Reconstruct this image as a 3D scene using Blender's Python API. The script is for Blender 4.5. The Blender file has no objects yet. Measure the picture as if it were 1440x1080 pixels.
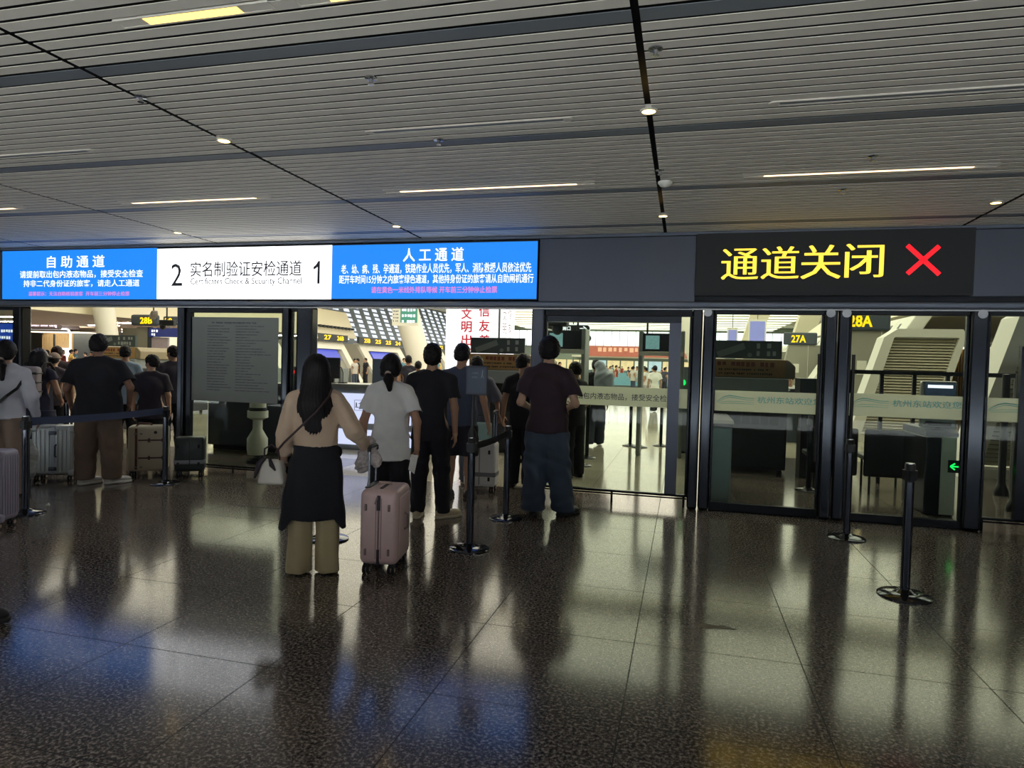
import bpy, bmesh, math, random
import numpy as np
from mathutils import Vector, Matrix

SC = bpy.context.scene
COL = SC.collection
random.seed(7)
PI = math.pi

# ------------------------------------------------------------------ camera
F_PX, CAM_H, CX, CY = 930.0, 1.58, 720.0, 540.0
_d = np.array([962 - CX, 519 - CY, F_PX]); _d /= np.linalg.norm(_d)
_n = np.cross(_d, np.array([1962 - CX, 519 + 26.5 - CY, F_PX])); _n /= np.linalg.norm(_n)
_z = _n if _n[1] < 0 else -_n
_x = np.cross(_d, _z)
if _x[0] < 0: _x = -_x
RW = np.stack([_x, _d, _z])              # world axes seen from the camera (right, down, forward)

def at(px, py, Y):
    r = RW @ np.array([px - CX, py - CY, F_PX]); t = Y / r[1]
    return Vector((r[0] * t, Y, CAM_H + r[2] * t))
def ground(px, py, z=0.0):
    r = RW @ np.array([px - CX, py - CY, F_PX]); t = (z - CAM_H) / r[2]
    return Vector((r[0] * t, r[1] * t, z))

cam_data = bpy.data.cameras.new('camera')
cam = bpy.data.objects.new('camera', cam_data); COL.objects.link(cam)
cam_data.sensor_fit = 'HORIZONTAL'; cam_data.sensor_width = 36.0
cam_data.lens = F_PX * 36.0 / 1440.0
cam_data.clip_start = 0.05; cam_data.clip_end = 400
_m = Matrix.Identity(4)
for i in range(3):
    _m[i][0] = RW[i, 0]; _m[i][1] = -RW[i, 1]; _m[i][2] = -RW[i, 2]
_m[2][3] = CAM_H
cam.matrix_world = _m
SC.camera = cam

# ------------------------------------------------------------------ world and exposure
SC.view_settings.view_transform = 'Standard'; SC.view_settings.look = 'None'
SC.view_settings.gamma = 1.0; SC.view_settings.use_curve_mapping = False
SC.view_settings.exposure = 0.35
SC.cycles.use_denoising = True
SC.cycles.max_bounces = 8; SC.cycles.transparent_max_bounces = 16
SC.cycles.caustics_reflective = False; SC.cycles.caustics_refractive = False
SC.cycles.sample_clamp_indirect = 4.0
W = bpy.data.worlds.new('world'); SC.world = W; W.use_nodes = True
_bg = W.node_tree.nodes['Background']
_bg.inputs[0].default_value = (0.80, 0.89, 1.0, 1); _bg.inputs[1].default_value = 1.2
# added sun; the invented forecourt behind the camera bounces it onto the ceiling
_sl = bpy.data.lights.new('sun', 'SUN'); _sl.energy = 40.0; _sl.angle = 0.05; _sl.color = (0.82, 0.89, 1.0)
_so = bpy.data.objects.new('sun', _sl); COL.objects.link(_so); _so.rotation_euler = (math.radians(-8), math.radians(6), 0); _so.location = (0, -6, 30)

# strengths of the lamps of the place and the added hall panels
HALL_FILL, STRIP_LAMP, SPOT_LAMP, SCREEN = 2.15, 3.0, 12.0, 1.0

# ------------------------------------------------------------------ materials
def lin(c):
    return tuple(((v / 255.0) / 12.92 if v / 255.0 <= 0.04045 else ((v / 255.0 + 0.055) / 1.055) ** 2.4) for v in c) + (1.0,)
_MATS = {}
def mat(name, rgb, rough=0.6, metal=0.0, var=0.12, scale=6.0, bump=0.0, bscale=60.0, spec=0.5, coat=0.0):
    if name in _MATS: return _MATS[name]
    m = bpy.data.materials.new(name); m.use_nodes = True
    nt = m.node_tree; b = nt.nodes['Principled BSDF']
    b.inputs['Roughness'].default_value = rough; b.inputs['Metallic'].default_value = metal
    b.inputs['Specular IOR Level'].default_value = spec
    b.inputs['Coat Weight'].default_value = coat
    tc = nt.nodes.new('ShaderNodeTexCoord')
    ns = nt.nodes.new('ShaderNodeTexNoise'); ns.inputs['Scale'].default_value = scale; ns.inputs['Detail'].default_value = 3
    nt.links.new(tc.outputs['Object'], ns.inputs['Vector'])
    mx = nt.nodes.new('ShaderNodeMix'); mx.data_type = 'RGBA'
    c = lin(rgb)
    mx.inputs[6].default_value = tuple(max(0, v * (1 - var)) for v in c[:3]) + (1,)
    mx.inputs[7].default_value = tuple(min(1, v * (1 + var)) for v in c[:3]) + (1,)
    nt.links.new(ns.outputs['Fac'], mx.inputs[0]); nt.links.new(mx.outputs[2], b.inputs['Base Color'])
    if bump:
        n2 = nt.nodes.new('ShaderNodeTexNoise'); n2.inputs['Scale'].default_value = bscale; n2.inputs['Detail'].default_value = 4
        nt.links.new(tc.outputs['Object'], n2.inputs['Vector'])
        bp = nt.nodes.new('ShaderNodeBump'); bp.inputs['Strength'].default_value = bump; bp.inputs['Distance'].default_value = 0.02
        nt.links.new(n2.outputs['Fac'], bp.inputs['Height']); nt.links.new(bp.outputs['Normal'], b.inputs['Normal'])
    _MATS[name] = m
    return m
def emit(name, rgb, strength=1.0, var=0.04, scale=40.0):
    if name in _MATS: return _MATS[name]
    m = bpy.data.materials.new(name); m.use_nodes = True
    nt = m.node_tree; b = nt.nodes['Principled BSDF']
    c = lin(rgb)
    b.inputs['Base Color'].default_value = tuple(v * 0.1 for v in c[:3]) + (1,)
    b.inputs['Roughness'].default_value = 0.4
    tc = nt.nodes.new('ShaderNodeTexCoord'); ns = nt.nodes.new('ShaderNodeTexNoise'); ns.inputs['Scale'].default_value = scale
    nt.links.new(tc.outputs['Object'], ns.inputs['Vector'])
    mx = nt.nodes.new('ShaderNodeMix'); mx.data_type = 'RGBA'
    mx.inputs[6].default_value = tuple(v * (1 - var) for v in c[:3]) + (1,)
    mx.inputs[7].default_value = tuple(v * (1 + var) for v in c[:3]) + (1,)
    nt.links.new(ns.outputs['Fac'], mx.inputs[0]); nt.links.new(mx.outputs[2], b.inputs['Emission Color'])
    b.inputs['Emission Strength'].default_value = strength
    _MATS[name] = m
    return m
def glass(name, tint=(225, 238, 232), refl=1.0, haze=0.0, hazecol=(190, 200, 190)):
    if name in _MATS: return _MATS[name]
    m = bpy.data.materials.new(name); m.use_nodes = True
    nt = m.node_tree; nt.nodes.clear()
    out = nt.nodes.new('ShaderNodeOutputMaterial')
    tr = nt.nodes.new('ShaderNodeBsdfTransparent'); tr.inputs[0].default_value = lin(tint)
    gl = nt.nodes.new('ShaderNodeBsdfGlossy'); gl.inputs['Roughness'].default_value = 0.02
    fr = nt.nodes.new('ShaderNodeFresnel'); fr.inputs['IOR'].default_value = 1.5
    mu = nt.nodes.new('ShaderNodeMath'); mu.operation = 'MULTIPLY'; mu.inputs[1].default_value = 0.2 * refl; mu.use_clamp = True
    mi = nt.nodes.new('ShaderNodeMixShader')
    nt.links.new(fr.outputs[0], mu.inputs[0]); nt.links.new(mu.outputs[0], mi.inputs[0])
    if haze:
        df = nt.nodes.new('ShaderNodeBsdfDiffuse'); df.inputs[0].default_value = lin(hazecol)
        tl = nt.nodes.new('ShaderNodeBsdfTranslucent'); tl.inputs[0].default_value = lin(hazecol)
        m0 = nt.nodes.new('ShaderNodeMixShader'); m0.inputs[0].default_value = 0.6
        nt.links.new(df.outputs[0], m0.inputs[1]); nt.links.new(tl.outputs[0], m0.inputs[2])
        m1 = nt.nodes.new('ShaderNodeMixShader'); m1.inputs[0].default_value = haze
        nt.links.new(tr.outputs[0], m1.inputs[1]); nt.links.new(m0.outputs[0], m1.inputs[2])
        nt.links.new(m1.outputs[0], mi.inputs[1])
    else:
        nt.links.new(tr.outputs[0], mi.inputs[1])
    nt.links.new(gl.outputs[0], mi.inputs[2]); nt.links.new(mi.outputs[0], out.inputs[0])
    _MATS[name] = m
    return m

def granite(name, cols, tile, x0, y0, rough=0.14, speck=110.0):
    """polished speckled stone slabs with thin joints"""
    m = bpy.data.materials.new(name); m.use_nodes = True
    nt = m.node_tree; b = nt.nodes['Principled BSDF']; L = nt.links.new
    N = nt.nodes.new
    tc = N('ShaderNodeTexCoord')
    ns = N('ShaderNodeTexNoise'); ns.inputs['Scale'].default_value = speck; ns.inputs['Detail'].default_value = 3; ns.inputs['Roughness'].default_value = 0.65
    L(tc.outputs['Object'], ns.inputs['Vector'])
    rp = N('ShaderNodeValToRGB'); e = rp.color_ramp.elements
    e[0].position = 0.36; e[0].color = lin(cols[0]); e[1].position = 0.66; e[1].color = lin(cols[2])
    k = rp.color_ramp.elements.new(0.5); k.color = lin(cols[1])
    L(ns.outputs['Fac'], rp.inputs[0])
    # slab to slab variation
    sp = N('ShaderNodeSeparateXYZ'); L(tc.outputs['Object'], sp.inputs[0])
    def grid(ax, o):
        a = N('ShaderNodeMath'); a.operation = 'SUBTRACT'; a.inputs[1].default_value = o; L(sp.outputs[ax], a.inputs[0])
        d = N('ShaderNodeMath'); d.operation = 'DIVIDE'; d.inputs[1].default_value = tile; L(a.outputs[0], d.inputs[0])
        fl = N('ShaderNodeMath'); fl.operation = 'FLOOR'; L(d.outputs[0], fl.inputs[0])
        fr = N('ShaderNodeMath'); fr.operation = 'FRACT'; L(d.outputs[0], fr.inputs[0])
        pp = N('ShaderNodeMath'); pp.operation = 'PINGPONG'; pp.inputs[1].default_value = 0.5; L(fr.outputs[0], pp.inputs[0])
        lt = N('ShaderNodeMath'); lt.operation = 'LESS_THAN'; lt.inputs[1].default_value = 0.003 / tile; L(pp.outputs[0], lt.inputs[0])
        return fl, lt
    f1, l1 = grid(0, x0); f2, l2 = grid(1, y0)
    cb = N('ShaderNodeCombineXYZ'); L(f1.outputs[0], cb.inputs[0]); L(f2.outputs[0], cb.inputs[1])
    wn = N('ShaderNodeTexWhiteNoise'); L(cb.outputs[0], wn.inputs['Vector'])
    mr = N('ShaderNodeMapRange'); mr.inputs[3].default_value = 0.88; mr.inputs[4].default_value = 1.1; L(wn.outputs['Value'], mr.inputs[0])
    mu = N('ShaderNodeMix'); mu.data_type = 'RGBA'; mu.blend_type = 'MULTIPLY'; mu.inputs[0].default_value = 1.0
    L(rp.outputs[0], mu.inputs[6]); L(mr.outputs[0], mu.inputs[7])
    mxj = N('ShaderNodeMath'); mxj.operation = 'MAXIMUM'; L(l1.outputs[0], mxj.inputs[0]); L(l2.outputs[0], mxj.inputs[1])
    jt = N('ShaderNodeMix'); jt.data_type = 'RGBA'; L(mxj.outputs[0], jt.inputs[0]); L(mu.outputs[2], jt.inputs[6])
    jt.inputs[7].default_value = lin(tuple(int(v * 0.35) for v in cols[0]))
    L(jt.outputs[2], b.inputs['Base Color'])
    n3 = N('ShaderNodeTexNoise'); n3.inputs['Scale'].default_value = 1.3; n3.inputs['Detail'].default_value = 4
    L(tc.outputs['Object'], n3.inputs['Vector'])
    rr = N('ShaderNodeMapRange'); rr.inputs[3].default_value = rough * 0.75; rr.inputs[4].default_value = rough * 1.3
    L(n3.outputs['Fac'], rr.inputs[0])
    ra = N('ShaderNodeMath'); ra.operation = 'MULTIPLY_ADD'; ra.inputs[1].default_value = 0.4
    L(mxj.outputs[0], ra.inputs[0]); L(rr.outputs[0], ra.inputs[2]); L(ra.outputs[0], b.inputs['Roughness'])
    si = N('ShaderNodeMath'); si.operation = 'MULTIPLY_ADD'; si.inputs[1].default_value = -0.38; si.inputs[2].default_value = 0.5
    L(mxj.outputs[0], si.inputs[0]); L(si.outputs[0], b.inputs['Specular IOR Level'])
    b.inputs['IOR'].default_value = 1.5
    return m

# ------------------------------------------------------------------ object helpers
ROOTM = {}
def tag(o, label=None, cat=None, group=None, kind=None):
    if label: o['label'] = label
    if cat: o['category'] = cat
    if group: o['group'] = group
    if kind: o['kind'] = kind
    return o
def thing(name, label, cat, loc=(0, 0, 0), rotz=0.0, group=None, kind=None):
    o = bpy.data.objects.new(name, None); COL.objects.link(o)
    o.empty_display_size = 0.1
    o.location = loc; o.rotation_euler = (0, 0, rotz)
    ROOTM[o.name] = Matrix.Translation(Vector(loc)) @ Matrix.Rotation(rotz, 4, 'Z')
    return tag(o, label, cat, group, kind)
def copy_tree(o, parent=None):
    c = o.copy(); COL.objects.link(c)
    if parent: c.parent = parent
    for ch in list(o.children): copy_tree(ch, c)
    return c
def place(o, loc, rotz=0.0, label=None, group=None):
    o.location = loc; o.rotation_euler = (0, 0, rotz)
    ROOTM[o.name] = Matrix.Translation(Vector(loc)) @ Matrix.Rotation(rotz, 4, 'Z')
    if label: o['label'] = label
    if group: o['group'] = group
    return o
def link_mesh(name, me, m, parent=None):
    o = bpy.data.objects.new(name, me); COL.objects.link(o)
    if not me.materials:
        for q in (m if isinstance(m, (list, tuple)) else [m]): me.materials.append(q)
    if parent:
        o.parent = parent
        ROOTM[o.name] = ROOTM[parent.name]
    else:
        ROOTM[o.name] = Matrix.Identity(4)
    return o

class MB:
    """collects shapes of ONE object"""
    def __init__(s): s.v = []; s.f = []; s.mi = []; s.sm = []
    def _add(s, vs, fs, m=0, sm=False):
        o = len(s.v); s.v += [tuple(p) for p in vs]
        for f in fs: s.f.append(tuple(i + o for i in f)); s.mi.append(m); s.sm.append(sm)
        return s
    def box(s, x0, x1, y0, y1, z0, z1, m=0):
        vs = [(x, y, z) for z in (z0, z1) for y in (y0, y1) for x in (x0, x1)]
        return s._add(vs, [(0, 2, 3, 1), (4, 5, 7, 6), (0, 1, 5, 4), (2, 6, 7, 3), (0, 4, 6, 2), (1, 3, 7, 5)], m)
    def cbox(s, c, d, m=0):
        return s.box(c[0] - d[0] / 2, c[0] + d[0] / 2, c[1] - d[1] / 2, c[1] + d[1] / 2, c[2] - d[2] / 2, c[2] + d[2] / 2, m)
    def bar(s, p0, p1, w, t, m=0, up=(0, 0, 1)):
        p0 = Vector(p0); p1 = Vector(p1); d = (p1 - p0).normalized(); u = Vector(up)
        if abs(d.dot(u)) > 0.98: u = Vector((0, 1, 0))
        a = d.cross(u).normalized() * w / 2; b = a.cross(d).normalized() * t / 2
        vs = [p + i * a + j * b for p in (p0, p1) for (i, j) in ((-1, -1), (1, -1), (1, 1), (-1, 1))]
        return s._add(vs, [(0, 1, 2, 3), (7, 6, 5, 4), (0, 4, 5, 1), (1, 5, 6, 2), (2, 6, 7, 3), (3, 7, 4, 0)], m)
    def cyl(s, p0, p1, r0, r1=None, n=20, m=0, caps=True):
        r1 = r0 if r1 is None else r1
        p0 = Vector(p0); p1 = Vector(p1); d = (p1 - p0).normalized()
        u = Vector((0, 0, 1)) if abs(d.z) < 0.9 else Vector((1, 0, 0))
        a = d.cross(u).normalized(); b = d.cross(a)
        vs = []
        for p, r in ((p0, r0), (p1, r1)):
            for i in range(n):
                t = 2 * PI * i / n; vs.append(p + a * (r * math.cos(t)) + b * (r * math.sin(t)))
        s._add(vs, [(i, (i + 1) % n, n + (i + 1) % n, n + i) for i in range(n)], m, True)
        if caps:
            s._add(vs[:n], [tuple(range(n))[::-1]], m); s._add(vs[n:], [tuple(range(n))], m)
        return s
    def lathe(s, prof, c=(0, 0, 0), n=32, m=0, sm=True):
        vs = []; k = len(prof)
        for r, z in prof:
            for i in range(n):
                t = 2 * PI * i / n; vs.append((c[0] + r * math.cos(t), c[1] + r * math.sin(t), c[2] + z))
        fs = [(j * n + i, j * n + (i + 1) % n, (j + 1) * n + (i + 1) % n, (j + 1) * n + i) for j in range(k - 1) for i in range(n)]
        return s._add(vs, fs, m, sm)
    def tube(s, pts, r, n=10, m=0):
        pts = [Vector(p) for p in pts]; vs = []; a = None
        for i, p in enumerate(pts):
            d = (pts[min(i + 1, len(pts) - 1)] - pts[max(i - 1, 0)]).normalized()
            if a is None:
                u = Vector((0, 0, 1)) if abs(d.z) < 0.9 else Vector((1, 0, 0)); a = d.cross(u).normalized()
            else: a = (a - d * a.dot(d)).normalized()
            b = d.cross(a); rr = r[i] if isinstance(r, (list, tuple)) else r
            for j in range(n):
                t = 2 * PI * j / n; vs.append(p + a * (rr * math.cos(t)) + b * (rr * math.sin(t)))
        fs = [(i * n + j, i * n + (j + 1) % n, (i + 1) * n + (j + 1) % n, (i + 1) * n + j) for i in range(len(pts) - 1) for j in range(n)]
        fs += [tuple(range(n))[::-1], tuple(range((len(pts) - 1) * n, len(pts) * n))]
        return s._add(vs, fs, m, True)
    def strip(s, pts, up, w, t, m=0):
        """a flat band (belt, strap) along pts, w across 'up', t thick"""
        pts = [Vector(p) for p in pts]; vs = []
        for i, p in enumerate(pts):
            d = (pts[min(i + 1, len(pts) - 1)] - pts[max(i - 1, 0)]).normalized(); u = Vector(up)
            u = (u - d * u.dot(d)).normalized() * w / 2; b = d.cross(u).normalized() * t / 2
            vs += [p - u - b, p + u - b, p + u + b, p - u + b]
        fs = [(i * 4 + j, i * 4 + (j + 1) % 4, i * 4 + 4 + (j + 1) % 4, i * 4 + 4 + j) for i in range(len(pts) - 1) for j in range(4)]
        fs += [(3, 2, 1, 0), tuple(len(vs) - 4 + j for j in range(4))]
        return s._add(vs, fs, m)
    def prism(s, poly, axis, a0, a1, m=0):
        """polygon (list of 2d) swept along axis 'x','y','z' from a0 to a1"""
        def mk(p, a):
            return {'x': (a, p[0], p[1]), 'y': (p[0], a, p[1]), 'z': (p[0], p[1], a)}[axis]
        n = len(poly); vs = [mk(p, a0) for p in poly] + [mk(p, a1) for p in poly]
        return s._add(vs, [tuple(range(n))[::-1], tuple(range(n, 2 * n))] + [(i, (i + 1) % n, n + (i + 1) % n, n + i) for i in range(n)], m)
    def ell(s, c, r, n=16, k=10, m=0):
        prof = [(math.sin(PI * j / k), -math.cos(PI * j / k)) for j in range(k + 1)]
        vs = []
        for q, z in prof:
            for i in range(n):
                t = 2 * PI * i / n; vs.append((c[0] + r[0] * q * math.cos(t), c[1] + r[1] * q * math.sin(t), c[2] + r[2] * z))
        return s._add(vs, [(j * n + i, j * n + (i + 1) % n, (j + 1) * n + (i + 1) % n, (j + 1) * n + i) for j in range(k) for i in range(n)], m, True)
    def rbox(s, c, d, r, seg=4, m=0):
        bm = bmesh.new(); bmesh.ops.create_cube(bm, size=1.0)
        bmesh.ops.scale(bm, vec=d, verts=bm.verts)
        bmesh.ops.bevel(bm, geom=bm.edges[:] , offset=r, segments=seg, profile=0.5, affect='EDGES')
        bmesh.ops.translate(bm, vec=c, verts=bm.verts)
        bm.verts.index_update()
        vs = [v.co[:] for v in bm.verts]; fs = [[v.index for v in f.verts] for f in bm.faces]; bm.free()
        return s._add(vs, fs, m, True)
    def xform(s, M):
        s.v = [tuple(M @ Vector(p)) for p in s.v]; return s
    def build(s, name, m, parent=None, world=True, bevel=0.0, seg=2):
        vs = s.v
        if world and parent is not None:
            R = ROOTM[parent.name].inverted(); vs = [tuple(R @ Vector(p)) for p in vs]
        me = bpy.data.meshes.new(name); me.from_pydata(vs, [], s.f); me.update()
        bm = bmesh.new(); bm.from_mesh(me); bmesh.ops.recalc_face_normals(bm, faces=bm.faces); bm.to_mesh(me); bm.free()
        me.polygons.foreach_set('use_smooth', s.sm); me.polygons.foreach_set('material_index', s.mi)
        o = link_mesh(name, me, m, parent)
        if any(s.sm):
            try: me.set_sharp_from_angle(angle=math.radians(50))
            except Exception: pass
        if bevel:
            b = o.modifiers.new('bevel', 'BEVEL'); b.width = bevel; b.segments = seg; b.limit_method = 'ANGLE'
        return o

def struct(o, label=None):
    o['kind'] = 'structure'
    if label: o['label'] = label
    return o

_tc = [None]
def text(name, s, w, h, c, m, parent, bold=0.0, face='-y', thick=0.002, wide=None, sp=1.0):
    """real lettering fitted to a w x h box centred on c; wide = list of x shifts that thicken the uprights"""
    cu = bpy.data.curves.new('lettering', 'FONT'); cu.body = s; cu.size = 1; cu.offset = bold; cu.space_character = sp; cu.resolution_u = 2
    cu.extrude = 0.001; cu.align_x = 'LEFT'
    o = bpy.data.objects.new('lettering', cu)
    COL.objects.link(o)
    dg = bpy.context.evaluated_depsgraph_get()
    me = bpy.data.meshes.new_from_object(o.evaluated_get(dg))
    bpy.data.objects.remove(o); bpy.data.curves.remove(cu)
    n = len(me.vertices); co = np.empty(n * 3, np.float32); me.vertices.foreach_get('co', co); co = co.reshape(-1, 3)
    lo = co.min(0); hi = co.max(0); d = np.maximum(hi - lo, 1e-6)
    q = (co - lo) / d - 0.5
    fs = [tuple(p.vertices) for p in me.polygons]; bpy.data.meshes.remove(me)
    mb = MB()
    for dx in (wide or [0.0]):
        if face == '-y': P = [(c[0] + a * w + dx, c[1] - t * thick, c[2] + b * h) for a, b, t in q]
        elif face == '+x': P = [(c[0] + t * thick, c[1] + a * w + dx, c[2] + b * h) for a, b, t in q]
        elif face == '-x': P = [(c[0] - t * thick, c[1] - a * w + dx, c[2] + b * h) for a, b, t in q]
        elif face == '+z': P = [(c[0] + a * w + dx, c[1] + b * h, c[2] + t * thick) for a, b, t in q]
        mb._add(P, fs)
    return mb.build(name, m, parent)

def marks(name, x0, x1, z1, rows, rh, gap, y, m, parent, fill=0.8, seed=1, cw=None):
    """rows of small printed signs too small to read in the photograph"""
    rnd = random.Random(seed); mb = MB(); cw = cw or rh
    for i in range(rows):
        z = z1 - i * (rh + gap); x = x0; end = x0 + (x1 - x0) * (fill + (1 - fill) * rnd.random())
        while x + cw * 0.8 < end:
            wv = cw * (0.55 + 0.35 * rnd.random())
            mb.box(x, x + wv, y - 0.0015, y, z - rh * (0.7 + 0.3 * rnd.random()), z)
            x += cw * (1.05 if rnd.random() > 0.1 else 1.9)
    return mb.build(name, m, parent)
# ------------------------------------------------------------------ figures: smooth bodies grown from distance fields
class Field:
    def __init__(s, lo, hi, h):
        s.lo = np.array(lo, float); s.h = h
        s.n = np.ceil((np.array(hi) - s.lo) / h).astype(int) + 1
        s.ax = [s.lo[i] + h * np.arange(s.n[i]) for i in range(3)]
        s.F = np.full(s.n, 1.0, np.float32)
    def win(s, lo, hi, pad):
        sl = []
        for i in range(3):
            a = int(np.floor((lo[i] - pad - s.lo[i]) / s.h)); b = int(np.ceil((hi[i] + pad - s.lo[i]) / s.h)) + 1
            sl.append(slice(max(0, a), max(0, min(s.n[i], b))))
        P = (s.ax[0][sl[0]][:, None, None], s.ax[1][sl[1]][None, :, None], s.ax[2][sl[2]][None, None, :])
        return tuple(sl), P
    def put(s, d, sl, k, mode):
        a = s.F[sl]
        if mode == 'sub':
            d = -d; h = np.clip(0.5 - 0.5 * (a - d) / k, 0, 1); s.F[sl] = a * (1 - h) + d * h + k * h * (1 - h)
        else:
            h = np.clip(0.5 + 0.5 * (a - d) / k, 0, 1); s.F[sl] = a * (1 - h) + d * h - k * h * (1 - h)
    def cone(s, a, b, r1, r2, k=0.02, mode='add', sx=1.0, sy=1.0):
        a = np.array(a, float); b = np.array(b, float); R = max(r1, r2)
        q = np.array([R / min(sx, 1), R / min(sy, 1), R])
        sl, (x, y, z) = s.win(np.minimum(a, b) - q, np.maximum(a, b) + q, k + 3 * s.h)
        if s.F[sl].size == 0: return s
        v = b - a; L2 = max(v @ v, 1e-9)
        t = np.clip(((x - a[0]) * v[0] + (y - a[1]) * v[1] + (z - a[2]) * v[2]) / L2, 0, 1)
        d = np.sqrt(((x - a[0] - t * v[0]) * sx) ** 2 + ((y - a[1] - t * v[1]) * sy) ** 2 + (z - a[2] - t * v[2]) ** 2) - (r1 + (r2 - r1) * t)
        s.put(d, sl, k, mode); return s
    def ell(s, c, r, k=0.02, mode='add', R=None):
        c = np.array(c, float); r = np.array(r, float); q = r if R is None else np.full(3, r.max())
        sl, (x, y, z) = s.win(c - q, c + q, k + 3 * s.h)
        if s.F[sl].size == 0: return s
        x = x - c[0]; y = y - c[1]; z = z - c[2]
        if R is not None:
            x, y, z = (R[0, i] * x + R[1, i] * y + R[2, i] * z for i in range(3))
        k0 = np.sqrt((x / r[0]) ** 2 + (y / r[1]) ** 2 + (z / r[2]) ** 2)
        k1 = np.sqrt((x / r[0] ** 2) ** 2 + (y / r[1] ** 2) ** 2 + (z / r[2] ** 2) ** 2) + 1e-6
        s.put(k0 * (k0 - 1) / k1, sl, k, mode); return s
    def box(s, c, hd, rd, B=None, k=0.02, mode='add'):
        """rounded box; B = 3x3 with the box axes as rows"""
        c = np.array(c, float); hd = np.array(hd, float); m = np.full(3, np.linalg.norm(hd) + rd)
        sl, (x, y, z) = s.win(c - m, c + m, k + 3 * s.h)
        if s.F[sl].size == 0: return s
        x = x - c[0]; y = y - c[1]; z = z - c[2]
        if B is None: B = np.eye(3)
        q = [np.abs(B[i, 0] * x + B[i, 1] * y + B[i, 2] * z) - hd[i] for i in range(3)]
        d = np.sqrt(sum(np.maximum(v, 0) ** 2 for v in q)) + np.minimum(np.maximum(np.maximum(q[0], q[1]), q[2]), 0) - rd
        s.put(d, sl, k, mode); return s
    def cut(s, p, n):
        """remove the side the normal points to"""
        n = np.array(n, float); n /= np.linalg.norm(n)
        x, y, z = s.ax[0][:, None, None], s.ax[1][None, :, None], s.ax[2][None, None, :]
        d = (x - p[0]) * n[0] + (y - p[1]) * n[1] + (z - p[2]) * n[2]
        s.F = np.maximum(s.F, d).astype(np.float32); return s
    def wrinkle(s, amp, f=1.0, seed=0, stretch=0.5):
        x, y, z = s.ax[0][:, None, None] * f, s.ax[1][None, :, None] * f, s.ax[2][None, None, :] * f * stretch
        w = np.sin(23 * x + 9 * np.sin(9 * z + seed) + 5 * y + seed) * 0.5 + np.sin(31 * z + 13 * x + 7 * np.sin(11 * y + seed * 1.7) - 17 * y) * 0.5
        s.F = (s.F + amp * w).astype(np.float32); return s
    def strands(s, amp, freq=150, c=(0, 0)):
        x, y, z = s.ax[0][:, None, None] - c[0], s.ax[1][None, :, None] - c[1], s.ax[2][None, None, :]
        a = np.arctan2(y, x)
        s.F = (s.F + amp * np.sin(a * freq * 0.25 + 3 * np.sin(z * 14)) ).astype(np.float32); return s
    def mesh(s):
        F = s.F; S = F < 0; n = s.n
        cs = [(i, j, k) for i in (0, 1) for j in (0, 1) for k in (0, 1)]
        def C(A, c): return A[c[0]:n[0] - 1 + c[0], c[1]:n[1] - 1 + c[1], c[2]:n[2] - 1 + c[2]]
        cnt = sum(C(S, c).astype(np.int8) for c in cs)
        act = (cnt > 0) & (cnt < 8)
        I = np.argwhere(act)
        if len(I) == 0: return np.zeros((0, 3)), np.zeros((0, 4), int)
        ids = np.full(act.shape, -1, np.int64); ids[act] = np.arange(len(I))
        fv = {c: F[I[:, 0] + c[0], I[:, 1] + c[1], I[:, 2] + c[2]].astype(float) for c in cs}
        acc = np.zeros((len(I), 3)); num = np.zeros(len(I))
        for c in cs:
            for ax in range(3):
                if c[ax]: continue
                e = list(c); e[ax] = 1; e = tuple(e)
                a, b = fv[c], fv[e]; mk = (a < 0) != (b < 0)
                t = np.where(mk, a / np.where(mk, a - b, 1), 0)
                p = np.array(c, float)[None, :].repeat(len(I), 0); p[:, ax] += t
                acc[mk] += p[mk]; num[mk] += 1
        V = s.lo + s.h * (I + acc / np.maximum(num, 1)[:, None])
        Q = []
        for ax in range(3):
            u, w = [i for i in range(3) if i != ax]
            sl0 = [slice(1, n[i] - 1) for i in range(3)]; sl0[ax] = slice(0, n[ax] - 1)
            sl1 = list(sl0); sl1[ax] = slice(1, n[ax])
            a = S[tuple(sl0)]; b = S[tuple(sl1)]
            E = np.argwhere(a != b)
            if len(E) == 0: continue
            inside = a[tuple(E.T)]
            E = E.copy(); E[:, u] += 1; E[:, w] += 1
            def idx(du, dw):
                T = E.copy(); T[:, u] -= du; T[:, w] -= dw; return ids[tuple(T.T)]
            q = np.stack([idx(1, 1), idx(0, 1), idx(0, 0), idx(1, 0)], 1)
            fl = inside if ax != 1 else ~inside
            q[~fl] = q[~fl][:, ::-1]; Q.append(q)
        Q = np.concatenate(Q); Q = Q[(Q >= 0).all(1)]
        return V, Q

def field_object(name, parts, m, parent, scale=1.0, offs=(0, 0, 0)):
    """parts: list of Field (with optional material index) joined into one mesh under parent (local coordinates)"""
    VV, QQ, MI = [], [], []; o = 0
    for p in parts:
        f, mi = p if isinstance(p, tuple) else (p, 0)
        V, Q = f.mesh(); VV.append(V); QQ.append(Q + o); MI.append(np.full(len(Q), mi)); o += len(V)
    V = np.concatenate(VV) * scale + np.array(offs); Q = np.concatenate(QQ); MI = np.concatenate(MI)
    me = bpy.data.meshes.new(name)
    me.vertices.add(len(V)); me.vertices.foreach_set('co', V.astype(np.float32).ravel())
    me.loops.add(len(Q) * 4); me.loops.foreach_set('vertex_index', Q.astype(np.int32).ravel())
    me.polygons.add(len(Q)); me.polygons.foreach_set('loop_start', np.arange(0, len(Q) * 4, 4, dtype=np.int32))
    me.polygons.foreach_set('loop_total', np.full(len(Q), 4, np.int32))
    me.polygons.foreach_set('use_smooth', np.ones(len(Q), bool)); me.polygons.foreach_set('material_index', MI.astype(np.int32))
    me.update(calc_edges=True); me.validate()
    return link_mesh(name, me, m, parent)

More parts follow.
